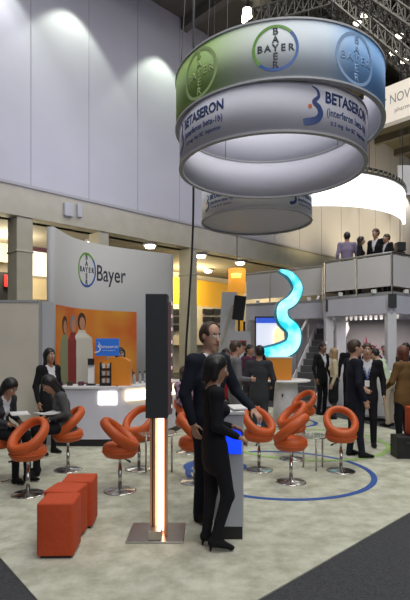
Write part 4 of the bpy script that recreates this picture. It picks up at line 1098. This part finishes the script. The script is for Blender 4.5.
# --- centre
person('person in mid grey suit standing in profile beyond the kiosk', (X(235, 8.4), 8.4, 0), (.95, .2), 1.78, .013, 'light', 'suit_grey', 'suit_grey', hair='hair_brown', look=(0, -5), pose=dict(elR=(.25, .0, 1.12), wrR=(.16, .22, 1.10), palmR=(-1, 0, 0)))
person('person in charcoal jacket with back to viewer, left of the pedestal table', (X(259, 8.8), 8.8, 0), (.35, .93), 1.70, .013, 'tan', 'suit_charcoal', 'suit_charcoal', hair='hair_black', bulk=1.08, look=(-30, -5), pose=dict(elR=(.27, .02, 1.12), wrR=(.2, .22, 1.0)))
person('slim person in red top seen past the dark suited man\'s shoulder', (X(226, 9.7), 9.9, 0), (.3, -.9), 1.64, .015, 'brown', 'red_cloth', 'suit_black', style='long', female=True, open_jacket=False)
person('person in plum top far behind the grey suited man', (X(249, 11.5), 11.5, 0), (.6, -.6), 1.72, .016, 'tan', 'plum', 'suit_black', hair='hair_black', open_jacket=False)
person('person in dark jacket between the plum top and the pedestal table', (X(243, 13.2), 13.2, 0), (-.6, -.6), 1.80, .017, 'light', 'dark_top', 'suit_black', hair='hair_brown')
# --- right
person('slim person in black suit standing by the staircase beside the cream top', (X(322, 12.0), 12.0, 0), (.55, -.75), 1.78, .014, 'brown', 'suit_black', 'suit_black', 'shirt_white', hair='hair_black', bulk=.92)
person('person with blond hair in cream top and black skirt by the staircase', (X(334, 11.3), 11.3, 0), (-.85, .2), 1.64, .014, 'light', 'cream_top', 'suit_black', style='long', hair='hair_blond', female=True, skirt=True, jacket=False, open_jacket=False)
person('person in dark navy suit standing in profile behind the head-on ring chair', (X(352, 7.55), 7.45, 0), (.95, .12), 1.79, .0115, 'light', 'suit_navy', 'suit_navy', 'shirt_white', hair='hair_brown', bulk=.96, look=(10, 0), pose=dict(elL=(-.27, .0, 1.12), wrL=(-.15, .2, 1.0), anR=(.10, .08, .085)))
person('person with white shirt and lanyard under dark jacket facing the navy suit', (X(367, 8.2), 8.2, 0), (-.30, -.95), 1.74, .0125, 'light', 'suit_black', 'suit_black', 'shirt_white', hair='hair_brown', lanyard=True, look=(-5, 0))
person('person in pale mint shirt and khaki trousers leaning over the white counter', (X(389, 10.3), 10.3, 0), (-.75, .65), 1.72, .0135, 'light', 'mint', 'khaki', hair='hair_black', jacket=False, open_jacket=False, lean=26, look=(0, -25), pose=dict(elR=(.22, .36, 1.12), wrR=(.12, .52, 1.14), elL=(-.22, .36, 1.12), wrL=(-.12, .52, 1.14)))
person('person with auburn hair in tan jacket and black trousers at the right edge', (X(403, 8.15), 8.15, 0), (-.45, .75), 1.70, .012, 'light', 'tan_jacket', 'suit_black', hair='hair_auburn', style='bob', female=True, bulk=1.02, open_jacket=False, pose=dict(elL=(-.24, .04, 1.12), wrL=(-.14, .22, 1.02)))
person('person in dark suit at the far right edge behind the tan jacket', (X(406, 10.9), 10.9, 0), (-.6, -.4), 1.76, .014, 'brown', 'dark_top', 'suit_black', hair='hair_black')
person('person in dark jacket facing away behind the navy suited person', (X(349, 12.6), 12.5, 0), (.2, .9), 1.80, .016, 'brown', 'suit_black', 'suit_black', hair='hair_black')
person('person in plum top standing behind the white counter, left one', (X(372, 12.7), 12.7, 0), (-.2, -.9), 1.72, .016, 'tan', 'plum', 'suit_black', hair='hair_black', open_jacket=False)
person('person in dark suit behind the white counter, right one', (X(386, 13.0), 13.1, 0), (-.5, -.8), 1.72, .016, 'tan', 'suit_navy', 'suit_black', hair='hair_brown')
# --- upstairs
for px, Y, hh, kw, lab in ((347, 13.45, 1.79, dict(top='lilac', hair='hair_black', jacket=False, open_jacket=False), 'person in lilac shirt on the upper deck, left of the four'),
                      (360.5, 13.05, 1.58, dict(top='suit_black', hair='hair_black', style='long', female=True), 'long-haired person in black on the upper deck, second from left'),
                      (376, 13.1, 1.80, dict(top='suit_black', hair='hair_brown'), 'taller person in black suit on the upper deck, third from left'),
                      (387, 12.5, 1.52, dict(top='suit_black', hair='hair_brown'), 'shorter person in black on the upper deck nearest the corner post')):
    person(lab, (X(px, Y), Y, 3.021), {347: (.1, 1), 360.5: (.8, -.3), 376: (-.7, -.5), 387: (-.9, -.2)}[px], hh, .016, 'tan', **kw)
#PEOPLE_END#

# ================================================================ LIGHT
w = bpy.data.worlds.new('world'); sc.world = w; w.use_nodes = True
bg = w.node_tree.nodes['Background']; bg.inputs[0].default_value = (.80, .84, 1.0, 1); bg.inputs[1].default_value = .17
def light(kind, name, loc, energy, col=(1, 1, 1), size=1, target=None, spot=60, blend=.5):
    l = bpy.data.lights.new(name, kind); l.energy = energy; l.color = col
    if kind == 'AREA': l.size = size
    else: l.shadow_soft_size = size
    if kind == 'SPOT': l.spot_size = math.radians(spot); l.spot_blend = blend
    o = bpy.data.objects.new(name, l); C.objects.link(o); o.location = loc
    if target is not None: o.rotation_euler = (Vector(target)-Vector(loc)).to_track_quat('-Z', 'Y').to_euler()
    return o
light('AREA', 'hall_fill', (2.2, 2.2, 15.5), 1050, (1, .98, .90), 7, (.6, 6.5, 0))  # soft area fills added under the ceiling in place of unseen hall lamps
light('AREA', 'hall_fill', (6, 13, 15.5), 1000, (1, .97, .88), 7, (3, 11, 0))
light('AREA', 'hall_fill', (-6, 9, 15.5), 420, (.9, .92, 1), 6, (-4, 10, 0))
light('AREA', 'hall_fill', (6, -8, 13.0), 950, (.97, .97, 1), 8, (1, 10, 4))  # front fill added behind the camera to brighten surfaces facing it
# wall washers high beside the big wall
for px, z, e, col in ((-40, 14.6, 1.2, (1, .98, 1)), (-12, 14.4, 1.1, (.95, 1, .95)), (70, 14.4, 1.2, (.92, 1, .82)), (160, 14.4, 1.2, (.88, 1, .78)), (230, 14, 1, (1, .95, .85)), (290, 14, 1, (1, .93, .75)), (335, 13.5, 1.5, (1, .92, .72)), (372, 13.5, 1.5, (1, .9, .7)), (405, 13.5, 1.5, (1, .9, .7))):
    tt = wall_t_at(px); p = W(tt, -1.1); q = W(tt, -.25)
    light('SPOT', 'wall_washer', (p.x, p.y, z+.9), 420*e, col, .12, (q.x, q.y, 9.5), 84, .35)
for px in (-10, 60, 130, 215): 
    tt = wall_t_at(px); p = W(tt, -6); q = W(tt, 0)
    light('SPOT', 'wall_wash', (p.x, p.y, 5.5), 420, (.74, .72, 1), .5, (q.x, q.y, 10.5), 95, 1)
for px, e in ((300, 900), (345, 1500), (385, 1900)):  # added warm wash from an unseen source, brightens the right of the wall
    tt = wall_t_at(px); p = W(tt, -4); q = W(tt, 0)
    light('SPOT', 'wall_wash', (p.x, p.y, 6.8), e, (1, .82, .48), .5, (q.x, q.y, 11), 110, 1)
# under the deck
light('AREA', 'deck_light', (5.0, 13.6, 2.4), 42, (1, .9, .88), 1.6, (5, 13.6, 0))
light('POINT', 'gallery_light', (*W(1.5, 3), 5.6), 420, (1, .86, .6), .5)
light('POINT', 'gallery_light', (*W(12.5, 3.9), 5.4), 560, (1, .82, .45), .5)
light('POINT', 'gallery_light', (*W(22, 3), 5.4), 420, (1, .86, .6), .5)
sc.cycles.use_denoising = True
